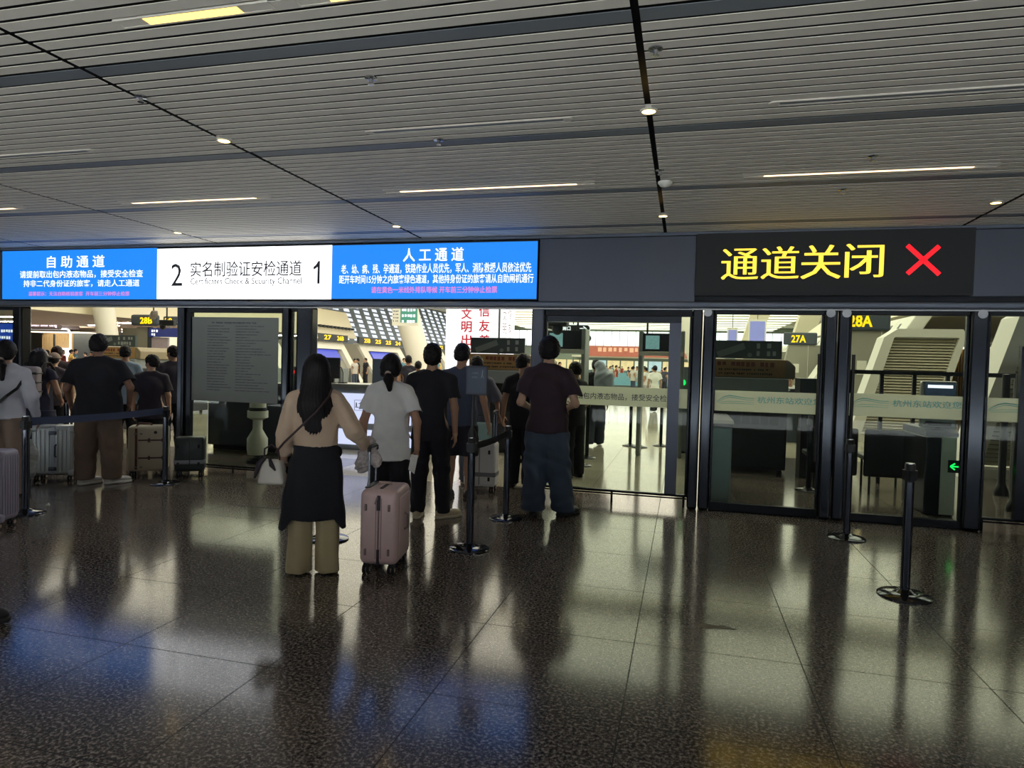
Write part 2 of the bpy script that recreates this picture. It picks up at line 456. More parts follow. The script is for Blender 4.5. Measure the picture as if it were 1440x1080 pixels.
def unit(v): v = np.array(v, float); return v / max(np.linalg.norm(v), 1e-9)
def rotm(yaw=0.0, pitch=0.0, roll=0.0):
    return np.array((Matrix.Rotation(yaw, 3, 'Z') @ Matrix.Rotation(pitch, 3, 'X') @ Matrix.Rotation(roll, 3, 'Y')))

def hand_field(wr, d, thumb, side, curl, vox):
    d = unit(d); th = unit(np.array(thumb, float) - d * (np.array(thumb, float) @ d))
    n = np.cross(th, d) * (1 if side == 'R' else -1)
    wr = np.array(wr, float)
    f = Field(wr - 0.24, wr + 0.24, vox)
    f.cone(wr - d * 0.03, wr + d * 0.02, 0.026, 0.027, 0.01)
    f.box(wr + d * 0.055, (0.038, 0.030, 0.007), 0.009, np.stack([d, th, n]), 0.015)
    for off, ln, dl in ((0.031, 0.070, 0.090), (0.010, 0.078, 0.094), (-0.011, 0.072, 0.091), (-0.031, 0.056, 0.083)):
        p = wr + d * dl + th * off; ang = 0.0
        spread = off * 0.6
        for i, q in enumerate((0.45, 0.30, 0.25)):
            ang += curl * (0.75, 1.0, 0.7)[i]
            dd = unit(d * math.cos(ang) + n * math.sin(ang) + th * spread)
            e = p + dd * ln * q
            f.cone(p, e, 0.0088 - 0.0007 * i, 0.0082 - 0.0008 * i, 0.004); p = e
    p = wr + d * 0.022 + th * 0.026 + n * 0.006
    for i, (ln, mixn) in enumerate(((0.040, 0.25), (0.030, 0.45 + 0.4 * curl), (0.024, 0.5 + 0.7 * curl))):
        dd = unit(d * (0.65 + 0.15 * i) + th * (0.75 - 0.35 * i - 0.3 * curl) + n * mixn * 0.8)
        e = p + dd * ln; f.cone(p, e, 0.0125 - 0.002 * i, 0.0105 - 0.0015 * i, 0.006); p = e
    return f

def person(label, pos, h, head, sp, group=None):
    """sp holds pose and dress in a 1.75 m body's own coordinates: facing +Y, right hand on +X"""
    k = h / 1.75; vox = sp.get('vox', 0.012)
    root = thing('person', label, 'person', tuple(pos), head, group)
    sh = sp.get('sh', 0.185); bw = sp.get('bw', 1.0); lean = np.array(sp.get('lean', (0, 0, 0)), float)
    hz = sp.get('hipz', 0.93); dz = hz - 0.93
    up = np.array([0, 0, dz])
    S = {s: np.array([sg * sh, -0.01, 1.405]) + up + lean for s, sg in (('L', -1), ('R', 1))}
    arms = {'R': ((0.245, -0.03, 1.13), (0.255, 0.03, 0.885)), 'L': ((-0.245, -0.03, 1.13), (-0.255, 0.03, 0.885))}
    arms.update(sp.get('arms', {}))
    arms = {s: (np.array(a[0]) + up + lean * 0.8, np.array(a[1]) + up + lean * 0.8) for s, a in arms.items()}
    HP = {s: np.array([sg * 0.092 * bw, 0.0, 0.93]) + up for s, sg in (('L', -1), ('R', 1))}
    legs = {'R': ((0.105, 0.015, 0.50), (0.11, -0.02, 0.085)), 'L': ((-0.105, 0.015, 0.50), (-0.11, -0.02, 0.085))}
    legs.update(sp.get('legs', {}))
    toes = {'R': 0.15, 'L': -0.15}; toes.update(sp.get('toes', {}))     # outward turn of the feet (clockwise)
    hc = np.array([0, 0.015, 1.645]) + up + lean * 1.35 + np.array(sp.get('hoff', (0, 0, 0)))
    HR = rotm(sp.get('hyaw', 0.0), sp.get('hpitch', 0.0), sp.get('hroll', 0.0))
    def hp(x, y, z): return hc + HR @ np.array([x, y, z])
    P3 = lambda x, y, z, f=1.0: np.array([x, y, z]) + up + lean * f
    allp = [hc + 0.15, hc - 0.15] + [q for a in arms.values() for q in a] + [np.array(q) for a in legs.values() for q in a]
    lo = np.min(allp, 0) - 0.24; hi = np.max(allp, 0) + 0.24
    lo = np.minimum(lo, [-0.36, -0.34, -0.02]); hi = np.maximum(hi, [0.36, 0.34, 1.5]); lo[2] = -0.03
    # ---- body
    f = Field(lo, hi, vox)
    f.ell(P3(0, 0, 1.28, .8), (0.155 * bw, 0.105 * bw, 0.2), 0.05); f.ell(P3(0, 0.0, 1.08, .4), (0.135 * bw, 0.098 * bw, 0.17), 0.05)
    f.ell(P3(0, -0.005, 0.95, 0), (0.16 * bw, 0.115 * bw, 0.13), 0.06)
    for sg in (-1, 1): f.cone(P3(sg * 0.03, -0.015, 1.475, 1), P3(sg * sh * .9, -0.01, 1.415, 1), 0.05, 0.046, 0.05)
    f.cone(P3(0, -0.015, 1.42, 1), hc + np.array([0, -0.02, -0.06]), 0.058, 0.052, 0.03)
    for s in 'LR':
        e, w = arms[s]
        f.cone(S[s], e, 0.05, 0.040, 0.03); f.cone(e, w, 0.040, 0.027, 0.02)
        kn, an = np.array(legs[s][0]), np.array(legs[s][1])
        f.cone(HP[s], kn, 0.085, 0.055, 0.04); f.cone(kn, an, 0.055, 0.036, 0.03)
        f.ell((kn + (an - kn) * 0.3) + np.array([0, -0.018, 0]), (0.05, 0.052, 0.11), 0.03)
        t = toes[s]; fw = np.array([math.sin(t), math.cos(t), 0])
        f.cone(an + [0, 0, -0.035], an + fw * 0.14 + [0, 0, -0.05], 0.036, 0.03, 0.02)
    parts = []
    fh = Field(hc - 0.2, hc + 0.2, min(vox, 0.008))
    fh.ell(hp(0, -0.012, 0.025), (0.074, 0.094, 0.088), 0.02, R=HR); fh.ell(hp(0, 0.022, -0.045), (0.056, 0.066, 0.066), 0.03, R=HR)
    fh.ell(hp(0, 0.07, -0.092), (0.022, 0.018, 0.016), 0.02, R=HR)
    fh.cone(hp(0, 0.082, 0.005), hp(0, 0.105, -0.032), 0.009, 0.013, 0.012)
    for sg in (-1, 1):
        fh.ell(hp(sg * 0.032, 0.088, 0.006), (0.018, 0.014, 0.011), 0.01, 'sub', R=HR)
        fh.ell(hp(sg * 0.031, 0.076, 0.005), (0.013, 0.012, 0.011), 0.006, R=HR)
        fh.cone(hp(sg * 0.014, 0.089, 0.022), hp(sg * 0.045, 0.076, 0.022), 0.008, 0.007, 0.01)
        fh.ell(hp(sg * 0.077, -0.01, -0.012), (0.011, 0.02, 0.032), 0.008, R=HR)
        fh.ell(hp(sg * 0.045, 0.05, -0.035), (0.02, 0.024, 0.02), 0.02, R=HR)
    fh.cone(hp(-0.02, 0.085, -0.064), hp(0.02, 0.085, -0.064), 0.007, 0.007, 0.006)
    fh.cone(hp(-0.018, 0.093, -0.0635), hp(0.018, 0.093, -0.0635), 0.002, 0.002, 0.004, 'sub')
    fh.cone(hc + np.array([0, -0.02, -0.04]), hc + np.array([0, -0.022, -0.16]), 0.05, 0.054, 0.03)
    fe = Field(hc - 0.14, hc + 0.14, 0.005)
    for sg in (-1, 1): fe.ell(hp(sg * 0.031, 0.0785, 0.005), (0.0125, 0.0125, 0.0095), 0.003, R=HR)
    hands = []
    for s in 'LR':
        e, w = arms[s]; d = sp.get('hd', {}).get(s, w - e)
        hands.append(hand_field(w, d, sp.get('thumb', {}).get(s, (0, 1, 0.25)), s, sp.get('curl', {}).get(s, 0.28), 0.0045 if vox < 0.015 else 0.0065))
    skin = mat('skin_' + sp.get('skin', 'a'), {'a': (196, 158, 134), 'b': (176, 136, 112), 'c': (150, 112, 92)}[sp.get('skin', 'a')], 0.55, var=0.06)
    eye = mat('eye_dark', (24, 18, 16), 0.15, var=0.0)
    body = field_object('body', [f, fh, (fe, 1)] + hands, [skin, eye], root, k)
    # ---- top
    t = sp['top']; lo_ = t.get('loose', 0.02)
    g = Field(lo, hi, vox)
    hem = t.get('hem', 0.80) + dz
    g.ell(P3(0, 0, 1.27, .8), (0.16 * bw + lo_, 0.108 * bw + lo_, 0.205), 0.05)
    g.cone(P3(0, 0, 1.22, .7), P3(0, 0, t.get('hem', 0.80), 0), 0.15 * bw + lo_, t.get('hemr', 0.168) * bw + lo_, 0.06, sx=1.0, sy=1.42)
    for sg in (-1, 1): g.cone(P3(sg * 0.03, -0.015, 1.475, 1), P3(sg * sh * .9, -0.012, 1.41, 1), 0.056 + lo_ * .2, 0.054 + lo_ * .35, 0.04)
    sl = t.get('sleeve', 0.62); r0 = 0.054 + lo_ * 0.45; r1 = t.get('sr', 0.062 + lo_ * 0.8)
    for s in 'LR':
        e, w = arms[s]
        if sl <= 1:
            q = S[s] + (e - S[s]) * sl; ax = unit(e - S[s])
            g.cone(S[s], q, r0, r1, 0.03)
            # the hemmed end of the sleeve
            g.cone(q + ax * 0.045, q + ax * 0.2, r1 + 0.035, r1 + 0.03, 0.006, 'sub')
        else:
            g.cone(S[s], e, r0, 0.05 + lo_ * 0.7, 0.03); q = e + (w - e) * (sl - 1)
            g.cone(e, q, 0.05 + lo_ * 0.7, t.get('cuff', 0.036 + lo_ * 0.3), 0.03)
            ax = unit(w - e); g.cone(q + ax * 0.05, q + ax * 0.14, 0.055, 0.055, 0.004, 'sub')
    g.wrinkle(t.get('wr', 0.006), 1.0, sp.get('seed', 1))
    g.cut((0, 0, hem), (0, t.get('hemtilt', 0.0), -1))
    g.ell(P3(0, 0.02, 1.535, 1), (0.078, 0.085, 0.075), 0.01, 'sub')
    field_object('shirt' if t.get('kind') is None else t['kind'], [g], mat('cloth_' + t['name'], t['col'], 0.85, var=t.get('var', 0.1), scale=14, bump=0.25, bscale=220), root, k)
    # ---- trousers
    b = sp['bottom']; r = b.get('r', (0.105, 0.085, 0.075)); g = Field(lo, hi, vox)
    g.ell(P3(0, -0.008, 0.95, 0), (0.172 * bw, 0.132 * bw, 0.13), 0.05)
    for s in 'LR':
        kn, an = np.array(legs[s][0]), np.array(legs[s][1]); z1 = b.get('end', 0.075)
        g.cone(HP[s] + [0, -0.01, 0], kn, r[0], r[1], 0.04)
        if z1 < 0.45: g.cone(kn, an + [0, 0, -b.get('drop', 0.02)], r[1], r[2], 0.03, sx=1.0, sy=b.get('flat', 1.0))
    if b.get('folds'):
        X_, Y_, Z_ = g.ax[0][:, None, None], g.ax[1][None, :, None], g.ax[2][None, None, :]
        for sg in (-1, 1):
            a_ = np.arctan2(Y_, X_ - sg * 0.105)
            g.F = (g.F + b['folds'] * np.sin(5 * a_ + sg + 1.2 * np.sin(5 * Z_)) * np.clip(1.05 - Z_, 0, 1) * ((X_ * sg) > 0)).astype(np.float32)
    g.wrinkle(b.get('wr', 0.006), 0.9, sp.get('seed', 1) + 3, b.get('ws', 0.8))
    g.cut((0, 0, b.get('top', min(1.04, t.get('hem', 0.80) + 0.018)) + dz), (0, 0, 1))
    g.cut((0, 0, b.get('end', 0.045)), (0, 0, -1))
    field_object(b.get('kind', 'trousers'), [g], mat('cloth_' + b['name'], b['col'], 0.88, var=0.1, scale=12, bump=0.25, bscale=200), root, k)
    # ---- shoes
    c = sp.get('shoe', dict(name='black', col=(22, 22, 24), sole=(30, 30, 32)))
    for s in 'LR':
        an = np.array(legs[s][1]); t_ = toes[s]; R = rotm(-t_); z0 = an[2] - 0.085
        cx_ = an + R @ np.array([0, 0.055, 0]); fl = Field([cx_[0] - .2, cx_[1] - .2, z0 - .02], [cx_[0] + .2, cx_[1] + .2, z0 + .16], 0.007 if vox < 0.015 else 0.012)
        Bx = R.T
        u = lambda x, y, z: np.array([an[0], an[1], z0]) + R @ np.array([x, y, z])
        fl.ell(u(0, 0.10, 0.045), (0.048, 0.12, 0.042), 0.03, R=R); fl.ell(u(0, -0.03, 0.05), (0.04, 0.055, 0.055), 0.03, R=R)
        fl.cone(u(0, -0.02, 0.06), u(0, 0.0, 0.1), 0.04, 0.042, 0.03)
        fl.cut((0, 0, z0 + 0.022), (0, 0, -1)); fl.cut((0, 0, z0 + 0.115), (0, 0, 1))
        so = Field(fl.lo, fl.lo + fl.h * (fl.n - 1), fl.h)
        so.ell(u(0, 0.11, 0.02), (0.053, 0.115, 0.06), 0.03, R=R); so.ell(u(0, -0.03, 0.02), (0.044, 0.06, 0.06), 0.04, R=R)
        so.cut((0, 0, z0 + 0.002), (0, 0, -1)); so.cut((0, 0, z0 + c.get('st', 0.03)), (0, 0, 1))
        so_o = field_object('shoe', [fl], mat('shoe_' + c['name'], c['col'], 0.6, var=0.1, scale=20), root, k)
        field_object('sole', [so], mat('sole_' + c['name'], c.get('sole', (220, 220, 216)), 0.7), so_o, k)
    # ---- hair
    hs = sp.get('hair', 'short'); hcol = sp.get('hcol', (20, 18, 22)); hair = mat('hair_%d' % sum(hcol), hcol, 0.55, var=0.25, scale=30, spec=0.25)
    if hs:
        lo2 = hc - [0.22, 0.26, 0.24]; hi2 = hc + [0.22, 0.22, 0.22]
        if hs in ('long', 'pony'): lo2[2] = hc[2] - 0.75
        q = Field(lo2, hi2, min(vox, 0.008))
        th = sp.get('hth', 0.014)
        q.ell(hp(0, -0.014, 0.03), (0.076 + th, 0.096 + th, 0.09 + th * 1.2), 0.02, R=HR)
        q.ell(hp(0, -0.05, -0.02), (0.066 + th * .7, 0.055 + th * .6, 0.075), 0.03, R=HR)
        n = HR @ np.array([0, 0.86, -0.5]); q.cut(hp(0, 0.055, 0.035), n)
        n = HR @ np.array([0, 0.35, -0.95]); q.cut(hp(0, -0.03, sp.get('nape', -0.045)), n)
        for sg in (-1, 1): q.ell(hp(sg * 0.083, -0.004, -0.014), (0.018, 0.026, 0.036), 0.008, 'sub', R=HR)
        if hs == 'short':
            q.wrinkle(0.004, 3.0, sp.get('seed', 2), 1.0); q.wrinkle(0.0035, 6.0, sp.get('seed', 2) + 4, 0.5)
        if hs == 'long':
            L = sp.get('hlen', 0.52)
            q.ell(hp(0, -0.03, 0.02), (0.1, 0.098, 0.11), 0.03, R=HR)
            q.cone(hp(0, -0.055, -0.02), hp(0, -0.1, -0.26), 0.098, 0.118, 0.04, sx=1.0, sy=1.5)
            q.cone(hp(0, -0.1, -0.26), hp(0.0, -0.115, -L), 0.118, 0.06, 0.04, sx=0.9, sy=1.7)
            q.cone(hp(-0.075, -0.04, -0.05), hp(-0.125, -0.07, -0.36), 0.035, 0.03, 0.03); q.cone(hp(0.075, -0.04, -0.05), hp(0.12, -0.06, -0.27), 0.035, 0.022, 0.03)
            q.cut(hp(0, 0.055, 0.02), HR @ np.array([0, 0.9, -0.35])); q.strands(0.0035, 160, hp(0, 0.0, 0)[:2])
        if hs == 'pony':
            q.ell(hp(0, -0.05, -0.0), (0.09, 0.075, 0.1), 0.03, R=HR)
            z = sp.get('ponyz', -0.055)
            q.cone(hp(0, -0.115, z), hp(0.01, -0.135, z - 0.05), 0.026, 0.046, 0.02)
            q.cone(hp(0.01, -0.135, z - 0.05), hp(0.02, -0.13, z - sp.get('ponyl', 0.15)), 0.046, 0.022, 0.02)
            for sg in (-1, 1): q.cone(hp(sg * 0.078, 0.03, 0.02), hp(sg * 0.06, -0.06, -0.06), 0.018, 0.028, 0.02)
            q.strands(0.003, 130, hp(0, -0.06, 0)[:2])
        ho = field_object('hair', [q], hair, root, k)
        if hs == 'pony':
            z = sp.get('ponyz', -0.055)
            tb = MB(); p0 = hp(0, -0.118, z) * k
            tb.cyl(p0 - np.array([0, -.008, -.006]), p0 + np.array([0, -.012, -.01]), 0.031 * k, n=16)
            tb.build('hair_tie', mat('hair_tie', (196, 178, 166), 0.5), ho, world=False)
    if sp.get('cap'):
        q = Field(hc - 0.24, hc + 0.24, 0.008)
        q.ell(hp(0, -0.014, 0.04), (0.1, 0.116, 0.1), 0.02, R=HR); q.cut(hp(0, 0, 0.03), HR @ np.array([0, 0.0, -1]))
        q.box(hp(0, 0.14, 0.045), (0.065, 0.05, 0.003), 0.006, HR.T, 0.02)
        field_object('cap', [q], mat('cap_' + sp['cap'][0], sp['cap'][1], 0.8), root, k)
    root['k'] = k
    del root['k']
    return root
# ------------------------------------------------------------------ the setting: floors, ceiling, front of glass doors
CZ = 3.115                                   # underside of the concourse ceiling
FY = 7.70                                    # plane of the glass front
granite_out = granite('granite_dark', ((22, 20, 19), (84, 77, 72), (164, 152, 144)), 0.892, -0.225, 2.93, 0.128, 62)
granite_in = granite('granite_hall', ((118, 112, 98), (172, 166, 148), (206, 200, 182)), 0.892, -0.225, 2.93, 0.1, 60)
M_slat = mat('ceiling_slat_enamel', (222, 216, 204), 0.6, 0.0, 0.05, 1.5, spec=0.3)
M_band = mat('ceiling_band_grey', (116, 122, 128), 0.5, 0.0, 0.05, 1.5)
M_dark = mat('plenum_black', (14, 14, 15), 0.9)
M_steel = mat('dark_polished_steel', (66, 70, 76), 0.17, 0.85, 0.08, 2.0)
M_steel2 = mat('brushed_dark_panel', (92, 97, 110), 0.36, 0.6, 0.08, 1.5)
M_frame = mat('black_frame_metal', (34, 37, 42), 0.25, 0.6, 0.1, 3.0)
M_bright = mat('bright_steel', (190, 192, 196), 0.18, 0.95, 0.05, 4.0)
M_chrome = mat('stanchion_steel', (84, 88, 96), 0.13, 0.92, 0.06, 5.0)
M_black = mat('black_plastic', (20, 21, 24), 0.45, 0.0, 0.1, 8.0)
M_rubber = mat('black_rubber', (16, 16, 17), 0.8)
M_white = mat('white_paint', (226, 224, 214), 0.5, 0.0, 0.03, 1.0)
M_cream = mat('cream_panel', (222, 214, 190), 0.55, 0.0, 0.04, 0.6)
M_wallg = mat('warm_grey_panel', (146, 145, 134), 0.6, 0.0, 0.05, 0.8)
M_grey = mat('grey_metal', (128, 136, 140), 0.4, 0.3, 0.06, 2.0)
M_dgrey = mat('dark_grey_metal', (56, 62, 68), 0.45, 0.2, 0.08, 2.0)
M_glass = glass('door_glass', (236, 242, 236))
M_frost = glass('frosted_film', (226, 230, 216), 0.5, 0.86, (246, 248, 236))
M_beam = mat('steel_beam', (120, 128, 144), 0.26, 0.4, 0.08, 2.0)
M_teal = mat('teal_print', (128, 200, 204), 0.6, 0.0, 0.05)
M_ink = mat('grey_ink', (92, 98, 112), 0.6)
E_white = emit('screen_white', (255, 255, 255), 1.1 * SCREEN)
E_lightbox = emit('lightbox_white', (250, 252, 255), 1.9 * SCREEN)
E_blue = emit('screen_blue', (26, 126, 232), 1.0 * SCREEN, 0.06, 300)
E_text = emit('screen_text_white', (246, 250, 255), 1.1)
E_pink = emit('screen_text_red', (232, 130, 190), 0.9)
E_yel = emit('led_yellow', (255, 214, 72), 1.25)
E_amber = emit('led_amber', (255, 200, 10), 1.5)
E_red = emit('led_red', (250, 22, 34), 1.3)
E_green = emit('led_green', (20, 255, 96), 1.4)

mb = MB(); mb.box(-18, 14, -3, FY + 0.1, -0.2, 0.0); mb.box(-60, -4.8, FY + 0.1, FY + 1.9, -0.2, 0.0); mb.box(-4.8, 0.2, FY + 0.1, FY + 0.5, -0.2, 0.0); mb.box(0.2, 34, FY + 0.1, 13, -0.2, 0.0); struct(mb.build('floor', granite_out), 'polished dark speckled granite floor in front of the doors, and shaded hall floor coloured dark')  # dark stone behind the doors partly stands in for shade on the hall floor
mb = MB(); mb.box(-60, -4.8, FY + 1.9, 106, -0.2, 0.0); mb.box(-4.8, 0.2, FY + 0.5, 106, -0.2, 0.0); mb.box(0.2, 34, 13, 106, -0.2, 0.0); struct(mb.build('floor', granite_in), 'pale polished stone floor of the hall behind the doors')

mb = MB(); mb.box(-18, 14, -9, -3, -0.2, -0.001); struct(mb.build('ground', mat('bounce_paving', (186, 184, 176), 0.8)), 'unseen sunlit paving added to bounce light onto the ceiling')  # added out of view; throws sunlight up to the concourse ceiling
mb = MB(); mb.box(-18.2, 14.2, -9.3, -9, 0, 9); struct(mb.build('wall_back', mat('sky_block_wall', (40, 42, 46), 0.8)), 'unseen dark wall added to block the sky behind the camera')  # added out of view; hides the sky from the concourse and door glass
mb = MB(); mb.box(-18.2, -18, -9, FY + 0.1, 0, CZ + 0.2); struct(mb.build('wall_left', mat('concourse_wall', (96, 98, 104), 0.7)), 'left end wall of the concourse, added to block sky light')  # end walls added so no sky light enters from the sides
mb = MB(); mb.box(14, 14.2, -9, FY + 0.1, 0, CZ + 0.2); struct(mb.build('wall_right', mat('concourse_wall', (96, 98, 104), 0.7)), 'right end wall of the concourse, added to block sky light')  # added to close the other open side against the sky
# slatted ceiling: grey bands every 1.44 m, dark slots on the module lines
MODX = 2.955; X0 = -0.255
mb = MB(); bm_ = MB()
bands = [2.97 + 1.44 * i for i in range(-4, 4)]
xs = [X0 + MODX * i for i in range(-6, 6)]
for bi, yb in enumerate(bands):
    for xi in range(len(xs) - 1):
        a, b = xs[xi] + 0.018, xs[xi + 1] - 0.018
        if yb + 0.05 < FY: bm_.box(a, b, yb - 0.05, yb + 0.05, CZ + 0.004, CZ + 0.007)
        for j in range(14):
            y0 = yb + 0.062 + j * (1.44 - 0.124) / 14; y1 = y0 + 0.071
            if y0 > FY - 0.02: break
            mb.box(a, b, y0, min(y1, FY), CZ, CZ + 0.003)
ceil = struct(mb.build('ceiling', M_slat), 'slatted metal ceiling above the concourse')
struct(bm_.build('ceiling', M_band), 'grey bands between the ceiling slats')
mb = MB(); mb.box(-18, 14, -3.2, FY + 0.1, CZ + 0.16, CZ + 0.24); struct(mb.build('ceiling', M_dark), 'unseen black slab above the slats, added against hall light')  # slab added so hall light stays out of the slat gaps

# strip lights set between slats
def strip_lamp(x0, x1, y, w, label, m):
    t = thing('ceiling_strip_light', label, 'light', ((x0 + x1) / 2, y, CZ), 0, 'ceiling strip lights')
    fr = MB(); fr.box(x0 - 0.15, x1 + 0.15, y - w / 2 - 0.006, y - w / 2, CZ - 0.002, CZ + 0.03); fr.box(x0 - 0.15, x1 + 0.15, y + w / 2, y + w / 2 + 0.006, CZ - 0.002, CZ + 0.03)
    fr.box(x0 - 0.16, x0 - 0.15, y - w / 2 - .006, y + w / 2 + .006, CZ - 0.002, CZ + 0.03); fr.box(x1 + 0.15, x1 + 0.16, y - w / 2 - .006, y + w / 2 + .006, CZ - 0.002, CZ + 0.03)
    fr.build('frame', M_slat, t)
    d = MB(); d.box(x0, x1, y - w / 2, y + w / 2, CZ - 0.001, CZ + 0.004); d.build('diffuser', m, t)
    return t
E_warm = emit('strip_lamp_warm', (255, 204, 92), STRIP_LAMP); E_warm2 = emit('strip_lamp_pale', (255, 214, 160), STRIP_LAMP)
p = lambda x, y: ground(x, y, CZ)
def strip_px(xa, ya, xb, yb, y, w, label, m):
    strip_lamp(p(xa, ya).x, p(xb, yb).x, y, w, label, m)
strip_px(215, 36, 348, 22, 2.56, 0.055, 'warm strip light in the ceiling nearest the upper left corner', E_warm)
strip_px(470, 6, 640, -14, 2.56, 0.055, 'warm strip light cut by the top edge of the view', E_warm)
strip_px(0, 297, 32, 296, 5.57, 0.04, 'short end of a strip light at the far left of the ceiling', E_warm2)
strip_px(190, 287, 368, 282, 5.57, 0.04, 'strip light above the blue self service sign', E_warm2)
strip_px(565, 271, 812, 261, 5.57, 0.04, 'strip light above the blue manual lane sign', E_warm2)
strip_px(1075, 246, 1375, 231, 5.57, 0.04, 'strip light above the lane closed sign', E_warm2)
E_spot = emit('downlight_warm', (255, 210, 120), SPOT_LAMP)
k = 0
names = {(-6.165, 6.97): 'small round downlight above the self service sign', (-3.21, 4.06): 'round downlight in the left ceiling slot, nearer one', (-3.21, 6.97): 'round downlight in the left ceiling slot, close to the signs',
         (-0.255, 4.06): 'bright round downlight in the middle ceiling slot, nearer one', (-0.255, 6.85): 'round downlight in the middle ceiling slot, close to the signs', (2.6, 6.72): 'round downlight at the far right of the ceiling'}
for (x, y), lb in names.items():
    t = thing('downlight', lb, 'light', (x, y, CZ), 0, 'round downlights in the ceiling slots')
    r = MB(); r.lathe([(0.052, 0.02), (0.052, -0.006), (0.04, -0.008), (0.036, 0.004)], (x, y, CZ)); r.build('trim_ring', M_slat, t)
    d = MB(); d.cyl((x, y, CZ + 0.003), (x, y, CZ - 0.005), 0.042, n=20); d.build('lens', E_spot, t)
for (x, y), lb in {(-0.2, 5.62): 'small dome sensor beside the middle ceiling slot'}.items():
    s_ = MB(); s_.lathe([(0.06, 0.0), (0.06, -0.012), (0.04, -0.035), (0.0, -0.045)], (x, y, CZ), 20)
    tag(s_.build('smoke_detector', M_white), lb, 'smoke detector')
for n_, (px, py, lb) in enumerate([(522, 109, 'sprinkler head in the slats at the upper middle'), (198, 135, 'sprinkler head beside the left dark slot'), (922, 68, 'sprinkler head just right of the middle slot, nearest one'),
        (617, 196, 'sprinkler head near the middle air slot'), (1228, 219, 'sprinkler head above the right strip light'), (928, 239, 'sprinkler head just right of the middle slot, second one'), (1185, 266, 'sprinkler head below the right strip light')]):
    g_ = ground(px, py, CZ)
    s_ = MB(); s_.lathe([(0.035, 0.0), (0.035, -0.006), (0.012, -0.01), (0.01, -0.03), (0.018, -0.034), (0.018, -0.037), (0, -0.038)], tuple(g_), 16)
    tag(s_.build('sprinkler', M_bright), lb, 'sprinkler', 'sprinkler heads')
for n_, (xa, xb, y, lb) in enumerate([(-6.3, -4.4, 4.08, 'slim air slot in the slats, left'), (-2.1, -0.75, 4.1, 'slim air slot in the slats, middle'), (0.45, 1.9, 4.08, 'slim air slot in the slats, right')]):
    t = thing('air_slot', lb, 'vent', ((xa + xb) / 2, y, CZ), 0, 'air slots in the ceiling')
    f_ = MB(); f_.box(xa, xb, y - 0.03, y - 0.02, CZ - 0.006, CZ + 0.004); f_.box(xa, xb, y + 0.02, y + 0.03, CZ - 0.006, CZ + 0.004); f_.cyl((xa, y, CZ - .006), (xa, y, CZ + .004), 0.03, n=16); f_.cyl((xb, y, CZ - .006), (xb, y, CZ + .004), 0.03, n=16)
    f_.build('frame', M_slat, t)
    f_ = MB(); f_.box(xa + .03, xb - .03, y - 0.02, y + 0.02, CZ - 0.004, CZ + 0.002); f_.build('blade', M_band, t)

# band above the doors
mb = MB(); mb.box(-14, 9, FY + 0.06, FY + 0.24, 2.335, CZ); struct(mb.build('wall_front', M_frame), 'dark band above the glass doors')
mb = MB(); mb.box(-14, 9, FY + 0.1, FY + 0.24, CZ, 8.2); struct(mb.build('wall_front', M_dark), 'unseen bulkhead above the ceiling, added against hall light')  # added to stop hall light leaking in above the sign band
mb = MB(); mb.box(-14, 9, FY - 0.03, FY + 0.2, 3.075, CZ - 0.002); struct(mb.build('trim_1', M_beam, bevel=0.008), 'polished strip along the top of the sign band')
mb = MB(); mb.box(-14, 9, FY - 0.05, FY + 0.26, 2.262, 2.335); struct(mb.build('trim_2', M_beam, bevel=0.02), 'polished beam over the door heads')
mb = MB(); mb.box(-14, 9, FY - 0.02, FY + 0.0, 2.244, 2.258); struct(mb.build('trim_3', M_bright), 'thin bright rail under the beam')
mb = MB(); mb.box(-1.70, 0.085, FY, FY + 0.05, 2.34, 3.07); struct(mb.build('wall_front', M_steel2), 'blank dark panel between the signs')
mb = MB(); mb.box(2.80, 9, FY, FY + 0.05, 2.40, 3.07); struct(mb.build('wall_front', M_steel2), 'blank grey panel right of the closed sign')
mb = MB(); mb.box(-14, -9.87, FY, FY + 0.05, 2.34, 3.07); struct(mb.build('wall_front', M_steel2), 'blank panel left of the signs')

# pillars of the front
for i, (a, b, m) in enumerate([(-9.72, -9.55, M_frame), (-6.80, -6.685, M_steel), (-5.155, -5.055, M_steel), (-4.935, -4.71, M_steel), (-1.775, -1.62, M_steel2),
                            (0.075, 0.185, M_steel), (0.195, 0.31, M_steel), (1.445, 1.565, M_steel), (1.575, 1.69, M_steel), (2.815, 2.975, M_steel), (4.6, 4.8, M_steel)]):
    mb = MB(); mb.box(a, b, FY - 0.02, FY + 0.16, 0.0, 2.262); o = struct(mb.build('pillar', m, bevel=0.03, seg=3), 'dark polished pillar between the doors')
for x in (0.235, 1.49, 1.645, 2.9):
    mb = MB(); mb.cyl((x, FY - 0.034, 2.215), (x, FY - 0.018, 2.215), 0.045, n=24); mb.cyl((x, FY - 0.037, 2.215), (x, FY - 0.033, 2.215), 0.03, n=24)
    struct(mb.build('trim_4', M_bright), 'round steel cap at the top of a pillar')

